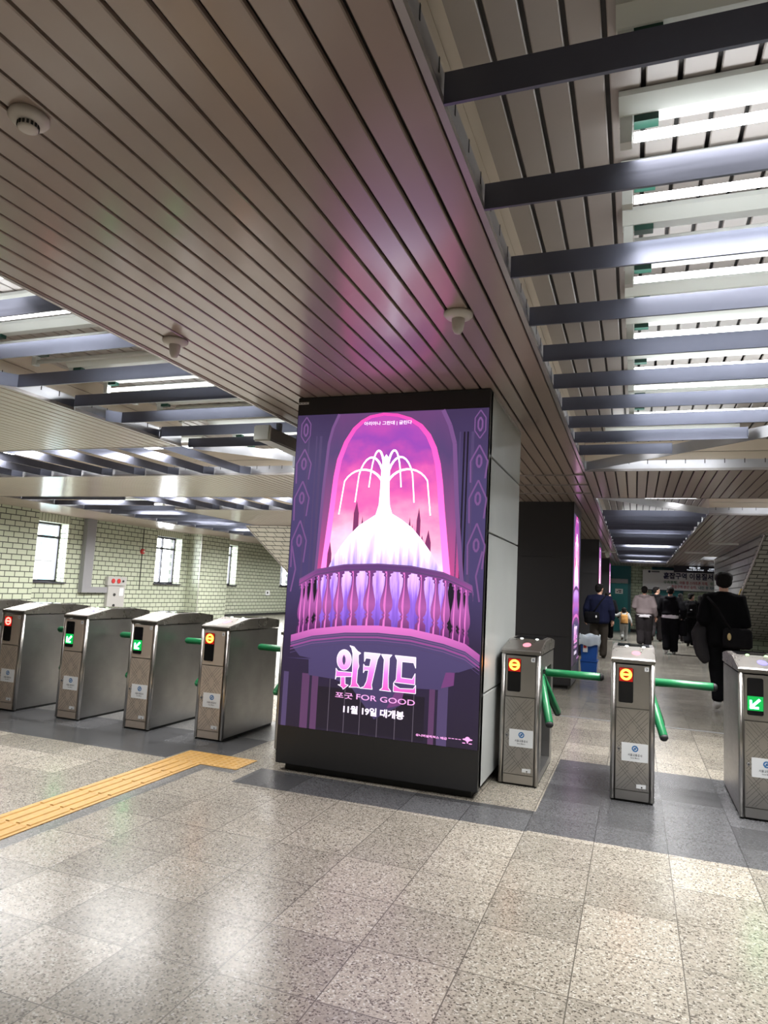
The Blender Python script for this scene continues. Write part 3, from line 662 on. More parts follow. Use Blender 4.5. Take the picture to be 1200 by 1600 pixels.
def art_mesh(P):
    """the lit picture: a plain balcony under an arch; P(u, v, layer) gives the place"""
    b = MB()
    def poly(pts, layer, m):
        n = len(b.v)
        for i, (u, v) in enumerate(pts): b.uv[n+i] = (u, v)
        b.face([P(u, v, layer) for u, v in pts], A_[m])
    def line(p, q, wd, layer, m):
        d = Vector((q[0]-p[0], q[1]-p[1])); 
        if d.length < 1e-5: return
        d.normalize(); n = Vector((-d.y, d.x))*wd/2
        poly([(p[0]-n.x, p[1]-n.y), (q[0]-n.x, q[1]-n.y), (q[0]+n.x, q[1]+n.y), (p[0]+n.x, p[1]+n.y)], layer, m)
    def pline(L, wd, layer, m, close=False):
        for a, c in zip(L, L[1:]+([L[0]] if close else [])): line(a, c, wd, layer, m)
    W0, W1, H0, H1 = 0, 1.473, .316, 2.615
    poly([(W0, H0), (W1, H0), (W1, H1), (W0, H1)], 0, 'ground')
    # tall thin panels either side
    for x, wd, m in ((.10, .012, 'line_dark'), (.165, .01, 'line_dark'), (.195, .02, 'line_dark'), (1.325, .012, 'dark'), (1.355, .02, 'line_dark'), (1.30, .012, 'dark'), (1.27, .01, 'line_dark')):
        poly([(x, 1.3), (x+wd, 1.3), (x+wd, 2.45), (x, 2.45)], 1, m)
    def gem(cx, cz, hw, hh, m, wd):
        pline([(cx, cz+hh), (cx+hw, cz+hh*.45), (cx+hw, cz-hh*.45), (cx, cz-hh), (cx-hw, cz-hh*.45), (cx-hw, cz+hh*.45)], wd, 2, m, True)
    for cx in (.075, 1.415):
        gem(cx, 2.50, .038, .10, 'line', .008); gem(cx, 2.50, .015, .05, 'line', .012)
        for cz, hh in ((2.24, .15), (1.98, .17), (1.66, .20)):
            pline([(cx-.055, cz-hh), (cx-.06, cz), (cx, cz+hh*.75), (cx+.06, cz), (cx+.045, cz-hh*.8)], .011, 2, 'line')
            gem(cx, cz, .016, .045, 'line', .014)
    pline([(.02, 1.62), (.06, 1.45), (.03, 1.28)], .012, 2, 'line'); pline([(1.46, 1.62), (1.42, 1.45), (1.45, 1.28)], .012, 2, 'line')
    outer = [(.225, 1.40), (.25, 2.063), (.273, 2.393), (.30, 2.51), (.345, 2.612), (1.145, 2.612), (1.20, 2.50), (1.238, 2.369), (1.272, 1.908), (1.325, 1.40)]
    poly(outer, 1, 'arch')
    pline(outer[:5], .022, 2, 'line'); pline(outer[5:], .03, 2, 'line')
    inner = [(.307, 1.40), (.349, 1.9), (.366, 2.13), (.385, 2.26), (.43, 2.39), (.488, 2.487), (.545, 2.54), (.605, 2.573), (.70, 2.589), (.80, 2.578), (.892, 2.546), (.97, 2.495), (1.029, 2.422), (1.072, 2.33), (1.102, 2.216), (1.122, 2.08), (1.14, 1.907), (1.20, 1.40)]
    c = Vector((.73, 1.9))
    poly([(c.x+(u-c.x)*1.11, c.y+(v-c.y)*1.03) for u, v in inner], 2, 'glow')
    pl = [(c.x+(u-c.x)*1.0, v) for u, v in inner]
    poly(pl, 3, 'sky')
    # plain far towers
    for x, wd, top in ((.525, .05, 1.96), (.575, .03, 1.85), (1.00, .035, 1.915), (1.03, .06, 1.72), (1.075, .05, 1.76), (.935, .03, 1.845), (.955, .03, 1.80), (.33, .04, 1.66)):
        poly([(x-wd/2, 1.4), (x+wd/2, 1.4), (x+wd*.4, top-.09), (x+wd*.12, top-.03), (x, top), (x-wd*.12, top-.03), (x-wd*.4, top-.09)], 4, 'tower')
    # a plain fountain of light fills the middle
    bell = [(.30, 1.40), (.35, 1.52), (.41, 1.62), (.48, 1.71), (.55, 1.78), (.62, 1.825), (.675, 1.86), (.695, 1.93), (.70, 2.05), (.702, 2.20), (.712, 2.27), (.735, 2.30), (.758, 2.27), (.768, 2.20), (.77, 2.05), (.78, 1.93), (.80, 1.87), (.87, 1.83), (.95, 1.775), (1.03, 1.69), (1.10, 1.60), (1.16, 1.50), (1.21, 1.40)]
    poly(bell, 5, 'plume')
    for sgn in (1, -1):                          # water-like jets falling to both sides
        for rx_, top_, base_ in ((.06, 2.33, 2.06), (.11, 2.28, 1.95), (.17, 2.19, 1.86)):
            up_ = [(.735+sgn*rx_*(1-math.cos(a)), 2.02+(top_-2.02)*math.sin(a)) for a in [PI*q/14*.97 for q in range(13)]]
            up_ = [(u, v) for u, v in up_] + [(.735+sgn*rx_*2.05, base_)]
            for q, (a, c) in enumerate(zip(up_, up_[1:])): line(a, c, .020*(1-.045*q), 5.2, 'plume')
    # balcony: glow seen between the balusters, then posts, rail, slab
    rail = [(.10, 1.377), (.237, 1.455), (.461, 1.498), (.714, 1.512), (.959, 1.506), (1.197, 1.47), (1.33, 1.42), (1.398, 1.389), (1.408, 1.33)]
    base = [(.06, .965), (.231, 1.02), (.488, 1.061), (.738, 1.077), (.98, 1.071), (1.216, 1.036), (1.368, .996), (1.467, .932)]
    poly([(.12, 1.0), (.30, 1.03), (.74, 1.06), (1.2, 1.02), (1.36, 1.0), (1.37, 1.36), (1.18, 1.43), (.74, 1.48), (.3, 1.43), (.13, 1.35)], 6, 'dark')
    poly([(.26, 1.02), (.74, 1.06), (1.2, 1.02), (1.24, 1.42), (.74, 1.48), (.24, 1.42)], 7, 'violet')
    PR = [(0, 1.1), (.04, 1.15), (.06, .55), (.09, .8), (.12, .45), (.25, .5), (.38, .8), (.52, 1.2), (.62, 1.28), (.70, 1.05), (.76, .5), (.79, .85), (.82, .55), (.86, .9), (.88, 1.15), (1, 1.25)]
    for x in (.128, .16, .205, .262, .335, .424, .535, .661, .79, .923, 1.045, 1.15, 1.22, 1.285, 1.33, 1.365):
        hw = .037*(.45+.55*math.sin(PI*min(max((x-.06)/1.36, .08), .92)))
        zt = interp(rail, x)-.045; zb = interp(base, x)-.005
        L = [(x-hw*w_, zt+(zb-zt)*t_) for t_, w_ in PR]; R = [(x+hw*w_, zt+(zb-zt)*t_) for t_, w_ in PR]
        poly(L+R[::-1], 8, 'baluster')
        poly([(x-hw*w_*.45, q[1]) for (t_, w_), q in zip(PR, L)]+[(x-hw*w_*.1, q[1]) for (t_, w_), q in list(zip(PR, L))[::-1]], 9, 'stone')
    poly(rail+[(u, v-.052) for u, v in rail[::-1]], 10, 'rail')
    pline([(u, v-.006) for u, v in rail], .007, 11, 'line'); pline([(u, v-.04) for u, v in rail], .005, 11, 'line_dark')
    poly([(.03, .80)]+[(.215, .80), (.22, .69), (.42, .68), (.55, .645), (.74, .434), (.93, .55), (.955, .669), (1.20, .679), (1.297, .717), (1.301, .80), (1.40, .85)], 6, 'shade')
    poly([(1.21, .69), (1.297, .717), (1.301, .80), (1.24, .80)], 7, 'stone'); poly([(.93, .55), (.955, .66), (.90, .66), (.83, .52)], 7, 'stone')
    under = [(.06, .90), (.14, .82), (.30, .80), (.60, .783), (1.07, .78), (1.33, .806), (1.462, .86), (1.467, .932)]
    poly(base[::-1]+under, 8, 'shade')
    def band(d0, d1, m, lay): poly([(u, v-d0) for u, v in base]+[(u, v-d1) for u, v in base[::-1]], lay, m)
    band(0, .05, 'stone', 9); band(.058, .066, 'line', 9); band(.075, .088, 'rail', 9); band(.10, .106, 'line', 9); band(.125, .13, 'line_dark', 9)
    for x, wd, m in ((.17, .06, 'stripe'), (.25, .05, 'stripe'), (1.13, .04, 'stripe'), (1.19, .07, 'line_dark'), (.02, .04, 'line_dark')):
        poly([(x, H0), (x+wd, H0), (x+wd, .70), (x, .70)], 1, m)
    for x in (.39, .51, .63, .76, .89, 1.02): poly([(x, H0), (x+.005, H0), (x+.005, .68), (x, .68)], 1, 'thin')
    poly([(.30, .33), (1.10, .33), (1.10, .62), (.30, .62)], 0.5, 'dark')
    # title lettering, cut letter by letter
    o, h = GLYPH['o'], GLYPH['oh']
    for i in range(len(o)):
        j = (i+1) % len(o); poly([o[i], o[j], h[j], h[i]], 13, 'title')
    for k_ in ('i1', 'u', 's', 'k', 'i2', 'd', 'e'): poly(GLYPH[k_], 13, 'title')
    for k_, L in GLYPH.items(): pline(L, .0045, 14, 'white' if k_ != 'oh' else 'pink', True)
    return b
def letters(P, parent):
    lettering('lettering', '포굿', ART[A_['pink']], lambda u, v: P(u, v, 14), .441, .553, .135, .040, parent, .012)
    lettering('lettering', 'FOR GOOD', ART[A_['pink']], lambda u, v: P(u, v, 14), .603, .557, .43, .037, parent, .006)
    lettering('lettering', '11월 19일 대개봉', ART[A_['white']], lambda u, v: P(u, v, 14), .509, .455, .450, .056, parent, .035)
    lettering('lettering', '아리아나 그란데 | 글린다', ART[A_['white']], lambda u, v: P(u, v, 14), .551, 2.512, .367, .034, parent, .012)
    lettering('lettering', '유니버설픽쳐스 배급', ART[A_['pink']], lambda u, v: P(u, v, 14), 1.049, .360, .217, .017, parent, .03)
    e = MB()
    for (cx, cz, rx, rz) in ((1.405, .381, .017, .016), (1.405, .379, .034, .007), (1.381, .355, .012, .003), (1.425, .354, .012, .003), (1.405, .362, .005, .008)):
        e.face([P(cx+rx*math.cos(2*PI*q/16), cz+rz*math.sin(2*PI*q/16), 14) for q in range(16)])
    for q in range(4): e.face([P(1.275+q*.023, .372, 14), P(1.292+q*.023, .372, 14), P(1.292+q*.023, .376, 14), P(1.275+q*.023, .376, 14)])
    e.build('emblem', ART[A_['pink']], parent)
LAY = .00045
def pillar(y0, x0, x1, dep, label, front_screen):
    t = thing('advertising_pillar', ((x0+x1)/2, y0+dep/2, 0), label, 'advertising pillar')
    MB().box(x0+.06, x1-.05, y0+.05, y0+dep-.05, 0, .06).build('plinth', 'seam', t)
    if front_screen:
        b = MB(); b.box(x0, x1, y0+.004, y0+.10, .05, ZC-.002)
        b.build('front_frame', 'kiosk', t, bevel=.004)
        b = MB(); b.box(x0+.002, x1-.02, y0+.10, y0+dep, .055, ZC-.002); b.build('core', 'kiosk_side', t)
        # white side in four boards
        zz = [.06, .666, 1.757, 2.285, ZC-.004]
        for za, zb in zip(zz, zz[1:]):
            MB().box(x1-.02, x1, y0+.035, y0+dep, za+.006, zb-.006).build('side_panel', 'white_panel', t, bevel=.003)
        MB().box(x1-.02, x1+.002, y0+.10, y0+dep, ZC-.03, ZC-.002).build('edge_strip', 'trim', t)
        P = lambda u, v, l: (x0+.005+u, y0+.0035-LAY*l, v)
        s_ = MB().box(x0+.003, x1-.003, y0+.0036, y0+.02, .314, 2.617).build('screen', 'glass_black', t)
        s_['label'] = 'large lit screen with a pink balcony picture'
        art_mesh(P).build('picture', ART, s_); letters(P, s_)
        p = MB().box(x0+.004, x0+.09, y0-.001, y0+.004, 2.700, 2.716).build('label_sticker', 'paper', t)
        for q in range(3): MB().box(x0+.008+q*.026, x0+.026+q*.026, y0-.0015, y0, 2.706, 2.710).build('print', 'ink', p)
    else:
        b = MB(); b.box(x0, x1-.02, y0+.01, y0+dep, .05, ZC-.002); b.build('core', 'kiosk', t)
        zz = [.06, .75, 1.92, ZC-.002]
        for za, zb in zip(zz, zz[1:]): MB().box(x0, x1-.03, y0, y0+.02, za+.004, zb-.004).build('front_panel', 'kiosk_side', t)
        b = MB(); b.box(x1-.03, x1, y0, y0+.035, .05, ZC-.002); b.box(x1-.03, x1, y0+dep-.03, y0+dep, .05, ZC-.002)
        b.box(x1-.03, x1, y0+.035, y0+dep-.03, .05, .314); b.box(x1-.03, x1, y0+.035, y0+dep-.03, 2.60, ZC-.002); b.build('side_frame', 'kiosk', t)
        kx = (dep-.07)/1.473
        P = lambda u, v, l: (x1-.008+LAY*l, y0+.037+u*kx, v)
        s_ = MB().box(x1-.02, x1-.0085, y0+.035, y0+dep-.03, .314, 2.605).build('screen', 'glass_black', t)
        s_['label'] = 'lit pink screen on the passage side'
        art_mesh(P).build('picture', ART, s_); letters(P, s_)
    return t
pillar(4.57, -2.435, -.95, 1.35, 'black advertising pillar in the foreground with a large lit screen and white side', True)
pillar(10.5, -2.40, -.865, 1.45, 'dark advertising pillar right behind the bright one, beside the blue bin', False)
pillar(17.4, -2.35, -.83, 1.45, 'dark advertising pillar third along the passage, behind the man in navy', False)
pillar(25.6, -2.35, -.86, 1.45, 'dark advertising pillar farthest along the passage, beside the teal door', False)

# ================================================================ TICKET GATES
GY = 5.07; GD = .86; GW = .28
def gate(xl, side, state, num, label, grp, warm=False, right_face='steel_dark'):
    xc = xl+GW/2; t = thing('ticket_gate', (xc, GY, 0), label, 'ticket gate', grp)
    def X(u): return xc+u
    def bx(b, u0, u1, v0, v1, z0, z1, mi=0): return b.box(X(min(u0, u1)), X(max(u0, u1)), GY+v0, GY+v1, z0, z1, mi)
    h = GW/2; s = side
    front = 'steel_warm_reflection' if warm else 'steel'
    b = MB()
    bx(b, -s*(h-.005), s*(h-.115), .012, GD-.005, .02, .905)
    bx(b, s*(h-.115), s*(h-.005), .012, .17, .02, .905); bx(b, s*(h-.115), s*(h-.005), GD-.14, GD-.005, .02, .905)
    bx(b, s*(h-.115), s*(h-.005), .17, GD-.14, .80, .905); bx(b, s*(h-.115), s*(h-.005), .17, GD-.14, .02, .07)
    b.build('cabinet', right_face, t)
    MB().box(X(-h+.01), X(h-.01), GY+.015, GY+GD-.01, 0, .022).build('base', 'seam', t)
    bx(MB(), s*(h-.118), s*(h-.1145), .172, GD-.142, .072, .798).build('recess_lining', 'black', t)
    for u in (-h+.016, h-.016):
        b = MB(); b.tube([(X(u), GY+.014, .012), (X(u), GY+.014, .912)], .017, 12); b.build('corner_post', 'steel', t, True)
    # cover
    prof = [(-.004, .914), (-.004, .938), (.002, .947), (.29, 1.005), (.31, 1.008), (.63, 1.010), (.65, 1.008), (GD+.004, .985), (GD+.004, .914)]
    MB().prism([(GY+y, z) for y, z in prof], X(-h-.002), X(h+.002), 'x').build('cover', 'steel_cover', t, bevel=.006)
    rd = MB(); bx(rd, -h+.03, h-.03, .33, .60, 1.0095, 1.0125); rd = rd.build('card_reader', 'glass_black', t)
    def sl(y): return .947+(y-.002)/.288*.058
    sk = MB(); ya, yb = .05, .20
    if s < 0:
        sk.face([(X(-.115), GY+ya, sl(ya)+.0012), (X(-.02), GY+ya, sl(ya)+.0012), (X(-.02), GY+yb, sl(yb)+.0012), (X(-.115), GY+yb, sl(yb)+.0012)])
        sk = sk.build('instruction_sticker', 'paper', t)
    col = {'stop': 'led_pink', 'go': 'led_blue'}[state]
    e = MB(); e.face([(X(.02+.030*math.cos(2*PI*q/24)), GY+.14+.055*math.sin(2*PI*q/24), sl(.14+.055*math.sin(2*PI*q/24))+.0018) for q in range(24)])
    e.build('status_light', col, t)
    for u in (-.045, .07):
        e = MB(); e.ell((X(u), GY+.315, 1.010), .013, .013, .006, 12, 6); e.build('signal_lamp', 'led_white' if state == 'stop' else 'led_green', t, True)
    # front
    up_p = MB(); bx(up_p, -h+.036, h-.036, -.004, .014, .618, .905); up_p = up_p.build('upper_panel', front, t, bevel=.002)
    d = MB()
    r = .012; u0, u1, z0, z1 = -.092, .003, .650, .885
    pts = []
    for cx_, cz_, a0 in ((u1-r, z1-r, 0), (u0+r, z1-r, 90), (u0+r, z0+r, 180), (u1-r, z0+r, 270)):
        for q in range(5): a = math.radians(a0+q*22.5); pts.append((X(cx_+r*math.cos(a)), cz_+r*math.sin(a)))
    d.prism(pts, GY-.0065, GY-.003, 'y'); d = d.build('display', 'glass_black', up_p)
    cx_ = X((u0+u1)/2)
    if state == 'stop':
        g = MB(); bx(g, u0+.004, u1-.004, -.0072, -.0066, .792, .882); g.build('red_field', 'red_dim', up_p)
        e = MB(); zc = .838; R_ = .038
        rm = 'ring' if num != '3' else 'ring_red'
        N_ = 32
        for q in range(N_):
            a, a2 = 2*PI*q/N_, 2*PI*(q+1)/N_
            e.face([(cx_+R_*math.cos(a), GY-.0078, zc+R_*math.sin(a)), (cx_+R_*math.cos(a2), GY-.0078, zc+R_*math.sin(a2)), (cx_+.60*R_*math.cos(a2), GY-.0078, zc+.60*R_*math.sin(a2)), (cx_+.60*R_*math.cos(a), GY-.0078, zc+.60*R_*math.sin(a))])
        e.box(cx_-.63*R_, cx_+.63*R_, GY-.0080, GY-.0076, zc-.0075, zc+.0075)
        e.build('stop_sign', rm, up_p)
    else:
        zb = .725
        g = MB(); bx(g, u0+.002, u1-.002, -.0072, -.0066, zb-.045, zb+.045); g.build('green_field', 'green_glow', up_p)
        e = MB(); q = .026
        def L_(p, r_, wd):
            dx, dz = r_[0]-p[0], r_[1]-p[1]; l = math.hypot(dx, dz); nx, nz = -dz/l*wd, dx/l*wd
            e.face([(cx_+a, GY-.0080, zb+c) for a, c in ((p[0]-nx, p[1]-nz), (r_[0]-nx, r_[1]-nz), (r_[0]+nx, r_[1]+nz), (p[0]+nx, p[1]+nz))])
        L_((-q, -q), (q, q), .0075); L_((-q-.004, -q-.001), (q*.75, -q-.001), .0065); L_((-q, -q-.006), (-q, q*.75), .0065)
        e.build('arrow_sign', 'arrow', up_p)
    n_ = MB(); bx(n_, .075, .100, -.0052, -.0045, .868, .896); n_ = n_.build('number_sticker', 'paper', up_p)
    lettering('lettering', num, 'ink', lambda u, v: (X(.080)+u, GY-.0056, .873+v), 0, 0, .014, .018, n_, .01)
    lo = MB(); bx(lo, -h+.036, h-.036, -.003, .014, .080, .611)
    # etched lattice, part of the door's surface
    xa, xb, za, zb = -h+.042, h-.042, .086, .605
    def seg(p, r_):
        dx, dz = r_[0]-p[0], r_[1]-p[1]; l = math.hypot(dx, dz)
        if l < .004: return
        nx, nz = -dz/l*.0011, dx/l*.0011
        lo.face([(X(a), GY-.0034, c) for a, c in ((p[0]-nx, p[1]-nz), (r_[0]-nx, r_[1]-nz), (r_[0]+nx, r_[1]+nz), (p[0]+nx, p[1]+nz))], 1)
    for zc in (.475, .215):
        for sg in (1, -1):
            for off in (-.075, -.052, -.020, .020, .052, .075):
                lim = .13 if abs(off) < .03 else (.105 if abs(off) < .06 else .085)
                p0 = [max(xa, -lim), 0]; p1 = [min(xb, lim), 0]
                gap_ = abs(off) < .03
                for (ua, ub) in (((p0[0], -.022), (.022, p1[0])) if gap_ else ((p0[0], p1[0]),)):
                    P0 = (ua, zc+sg*1.12*ua+off); P1 = (ub, zc+sg*1.12*ub+off)
                    if min(P0[1], P1[1]) < za or max(P0[1], P1[1]) > zb:
                        f = lambda z: (z-zc-off)/(sg*1.12)
                        c0, c1 = sorted((f(za), f(zb))); ua, ub = max(ua, c0), min(ub, c1)
                        if ub <= ua: continue
                        P0 = (ua, zc+sg*1.12*ua+off); P1 = (ub, zc+sg*1.12*ub+off)
                    seg(P0, P1)
    lo = lo.build('door', [front, 'etch'], t)
    MB().tube([(X(-.085), GY-.003, .343), (X(-.085), GY-.009, .343)], .010, 14).build('lock', 'duct', lo)
    MB().tube([(X(-.085), GY-.0092, .343), (X(-.085), GY-.0096, .343)], .005, 10).build('keyhole', 'seam', lo)
    st = MB(); bx(st, -.068, .100, -.0052, -.004, .268, .388); st = st.build('operator_sticker', 'paper', lo)
    lg = MB(); R_ = .021; ox, oz = X(.018), .352
    for q in range(28):                              # ring with an S-shaped gap
        a, a2 = 2*PI*q/28, 2*PI*(q+1)/28
        if q in (2, 16): continue
        lg.face([(ox+R_*math.cos(a), GY-.0056, oz+R_*math.sin(a)), (ox+R_*math.cos(a2), GY-.0056, oz+R_*math.sin(a2)), (ox+.62*R_*math.cos(a2), GY-.0056, oz+.62*R_*math.sin(a2)), (ox+.62*R_*math.cos(a), GY-.0056, oz+.62*R_*math.sin(a))])
    sp = [(.9, .32), (.2, .34), (-.35, .05), (.35, -.05), (-.2, -.34), (-.9, -.32)]
    for p, r_ in zip(sp, sp[1:]):
        lg.face([(ox+p[0]*R_, GY-.0057, oz+p[1]*R_-.003), (ox+r_[0]*R_, GY-.0057, oz+r_[1]*R_-.003), (ox+r_[0]*R_, GY-.0057, oz+r_[1]*R_+.003), (ox+p[0]*R_, GY-.0057, oz+p[1]*R_+.003)])
    lg.build('emblem', 'logo_blue', lo)
    lettering('lettering', '서울교통공사', 'ink', lambda u, v: (X(-.028)+u, GY-.0056, .302+v), 0, 0, .092, .017, lo, .012)
    lettering('lettering', 'Seoul Metro', 'ink', lambda u, v: (X(-.010)+u, GY-.0056, .287+v), 0, 0, .056, .009, lo, .006)
    ns = MB(); bx(ns, .028, .088, -.0048, -.004, .098, .124); ns = ns.build('small_label', 'paper', lo)
    MB().tube([(X(.062), GY-.0049, .106), (X(.062), GY-.0056, .106)], .005, 10).build('screw', 'seam', lo)
    kp = MB(); bx(kp, -h+.036, h-.036, -.001, .014, .015, .074); kp.build('kick_plate', front, t)
    # three-armed barrier on its side
    hub = Vector((X(s*(h-.05)), GY+.36, .765))
    ax = Vector((s, 0, -1)).normalized()
    MB().tube([hub-ax*.075, hub+ax*.02], [.065, .05], 18).build('hub', 'black', t, True)
    MB().box(X(s*(h-.03))-.028, X(s*(h-.03))+.028, GY+.325, GY+.395, .79, .806).build('hub_cap', 'paper', t)
    v0 = Vector((s, 0, 0))
    for q in range(3):
        d_ = Matrix.Rotation(2*PI*q/3, 3, ax) @ v0
        p0 = hub + d_*.045; p1 = hub + d_*.44
        a_ = MB().tube([p0, p0+d_*.003, p1-d_*.004, p1], [.026, .029, .029, .027], 20).build('arm', 'arm', t, True)
        if s > 0: MB().tube([p1, p1+d_*.014, p1+d_*.024, p1+d_*.028], [.0285, .027, .018, .004], 20).build('end_cap', 'rubber', a_, True)
        else: MB().tube([p1, p1+d_*.012, p1+d_*.022], [.027, .022, .008], 20).build('end_cap', 'arm', a_, True)
    return t
GL_, GR_ = 'ticket gates left of the bright screen', 'ticket gates right of the bright screen'
gate(-3.490, -1, 'stop', '6', 'steel ticket gate nearest the bright screen on its left, orange stop ring lit', GL_, True)
gate(-4.235, -1, 'go', '5', 'second steel ticket gate left of the bright screen, green arrow lit', GL_, True)
gate(-5.010, -1, 'go', '4', 'third steel ticket gate left of the bright screen, green arrow lit', GL_, True)
gate(-5.780, -1, 'stop', '3', 'steel ticket gate at the left edge with a red stop ring', GL_, True)
gate(-6.55, -1, 'go', '2', 'ticket gate cut off by the left edge, only its steel top showing', GL_, True)
gate(-2.722, -1, 'stop', '7', 'ticket gate hidden behind the bright screen, one green arm showing', GL_, True)
gate(-.907, 1, 'stop', '8', 'steel ticket gate against the white pillar side, orange stop ring lit', GR_)
gate(-.148, 1, 'stop', '9', 'middle steel ticket gate of the right row, orange stop ring and visible lattice', GR_)
gate(.636, 1, 'go', '10', 'steel ticket gate at the right edge with a green arrow and blue light', GR_)

# ================================================================ TACTILE PAVING
def tactile(x0, y0, kind, label, grp):
    w_ = .297
    b = MB(); b.box(x0, x0+w_, y0, y0+w_, 0, .004)
    if kind == 'bar':
        for q in range(4):
            u = x0+.037+q*.074; b.prism([(u-.016, .004), (u+.016, .004), (u+.010, .009), (u-.010, .009)], y0+.012, y0+w_-.012, 'y')
    else:
        for i in range(6):
            for j in range(6): b.lathe([(.015, .004), (.011, .008), (.004, .009)], (x0+.025+i*.0495, y0+.025+j*.0495, 0), 10)
    tag(b.build('tactile_tile', 'yellow', None, off=(x0+w_/2, y0+w_/2, 0)), label, 'tactile paving', grp)
for i in range(12):
    y = 4.41-.2985*(i+1)
    tactile(-3.252, y, 'bar', ('%s barred yellow paving tile, counted from the studded end' if i < 7 else '%s barred yellow paving tile, beyond the left edge of the photo') % ORD[i], 'barred yellow paving tiles')
tactile(-3.252, 4.41, 'stud', 'left studded yellow paving tile at the corner of the yellow strip', 'studded yellow paving tiles')
tactile(-2.953, 4.41, 'stud', 'right studded yellow paving tile nearest the bright screen', 'studded yellow paving tiles')

# ================================================================ BIN, BANNER, SIGN
t = thing('recycling_bin', (-.74, 13.05, 0), 'blue recycling bin with a clear plastic liner beside the second pillar', 'bin')
def frus(b, cx_, cy_, a, c, z0, z1, k0, k1, mi=0):
    b.rings([[(cx_+sx_*a*k, cy_+sy_*c*k, z) for sx_, sy_ in ((-1, -1), (1, -1), (1, 1), (-1, 1))] for z, k in ((z0, k0), (z1, k1))], mi)
b = MB(); frus(b, -.76, 13.05, .15, .2, .22, .62, .85, 1); frus(b, -.76, 13.05, .165, .215, .60, .63, 1, 1); b.build('tub', 'bin', t, bevel=.008)
b = MB(); frus(b, -.76, 13.05, .15, .2, 0, .24, .84, .97); frus(b, -.76, 13.05, .15, .2, .21, .24, 1, 1); b.build('lower_tub', 'bin', t, bevel=.008)
b = MB(); R = []
for z, k in ((.50, 1.10), (.56, 1.16), (.62, 1.14), (.665, 1.16), (.675, 1.06), (.60, .95)):
    R.append([(-.76+math.copysign(min(abs(math.cos(a))*1.25, 1), math.cos(a))*.155*k*(1+.05*math.sin(7*a+z*30)), 13.05+math.copysign(min(abs(math.sin(a))*1.25, 1), math.sin(a))*.205*k*(1+.05*math.cos(9*a)), z+.018*math.sin(5*a)) for a in [2*PI*q/40 for q in range(40)]])
b.rings(R, 0, False); ln = b.build('bag_liner', 'bag_film', t, True); ln['label'] = 'clear plastic liner folded over the rim'
p = MB().box(-.86, -.78, 12.848, 12.852, .38, .54).build('notice', 'paper', t)
MB().box(-.85, -.80, 12.845, 12.847, .45, .50).build('print', 'red', p)

t = thing('banner', (2.1, YB-.35, 1.8), 'wide white banner with Korean lettering hung across the end wall', 'banner')
YBn = YB-.42
b = MB(); nx = 24
def bz(u): return .02*math.sin(u*9)
for i in range(nx):
    u0, u1 = i/nx, (i+1)/nx
    xa, xb = .29+u0*3.7, .29+u1*3.7
    b.rings([[(xa, YBn+bz(u0), 1.80+.02*u0), (xb, YBn+bz(u1), 1.80+.02*u1), (xb, YBn+bz(u1)+.006, 1.80+.02*u1), (xa, YBn+bz(u0)+.006, 1.80+.02*u0)], [(xa, YBn+bz(u0), 2.62), (xb, YBn+bz(u1), 2.62), (xb, YBn+bz(u1)+.006, 2.62), (xa, YBn+bz(u0)+.006, 2.62)]])
b.build('cloth', 'banner', t)
for xx in (.33, 2.2, 3.9): MB().tube([(xx, YBn, 2.61), (xx, YBn, ZC)], .006, 6).build('cord', 'rubber', t)
bl = MB().box(.29, 3.99, YBn-.03, YBn+.03, 1.775, 1.80).build('bottom_rod', 'ink_navy', t)
PB = lambda u, v: (u, YBn-.028, v)
lettering('lettering', '혼잡구역 이용질서 지', 'ink_navy', PB, 1.10, 2.26, 2.15, .27, t, .03)
lettering('lettering', '우측통행, ', 'ink_green', PB, 1.10, 2.05, .55, .14, t, .02)
lettering('lettering', '이동 중 스마트폰 자제,', 'ink_red', PB, 1.72, 2.05, 1.05, .14, t, .02)
lettering('lettering', '뛰거나', 'ink_green', PB, 2.85, 2.05, .35, .14, t, .02)
lettering('lettering', '혼잡구역 분산 승차,', 'ink_red', PB, 1.40, 1.88, .95, .14, t, .02)
lettering('lettering', '내린 후 차례로', 'ink_teal', PB, 2.42, 1.88, .75, .14, t, .02)
MB().tube([(.55, YBn-.03, 2.54), (.55, YBn-.034, 2.54)], .05, 18).build('emblem', 'ink_navy', t)
MB().box(.63, .95, YBn-.034, YBn-.03, 2.52, 2.56).build('emblem_line', 'ink', t)
t = thing('platform_sign', (2.2, 29.2, 2.5), 'dark hanging platform sign with white lettering above the banner', 'sign')
MB().box(1.42, 3.6, 29.2, 29.32, 2.49, 2.752).build('sign_box', 'navy_sign', t, bevel=.01)
PS = lambda u, v: (u, 29.196, v)
lettering('lettering', '타는 곳', 'white_lit', PS, 1.98, 2.645, .38, .075, t, .03)
lettering('lettering', 'Tracks 乘车 のりば', 'white_lit', PS, 1.88, 2.575, .60, .05, t, .02)
lettering('lettering', '수원행 천안', 'white_lit', PS, 2.66, 2.625, .40, .055, t, .02)
lettering('lettering', 'Suwon Cheonan', 'white_lit', PS, 2.62, 2.575, .46, .035, t, .02)
MB().box(3.09, 3.10, 29.195, 29.199, 2.55, 2.70).build('divider', 'white_lit', t)
lettering('lettering', '2', 'white_lit', PS, 3.16, 2.58, None, .11, t, .02)

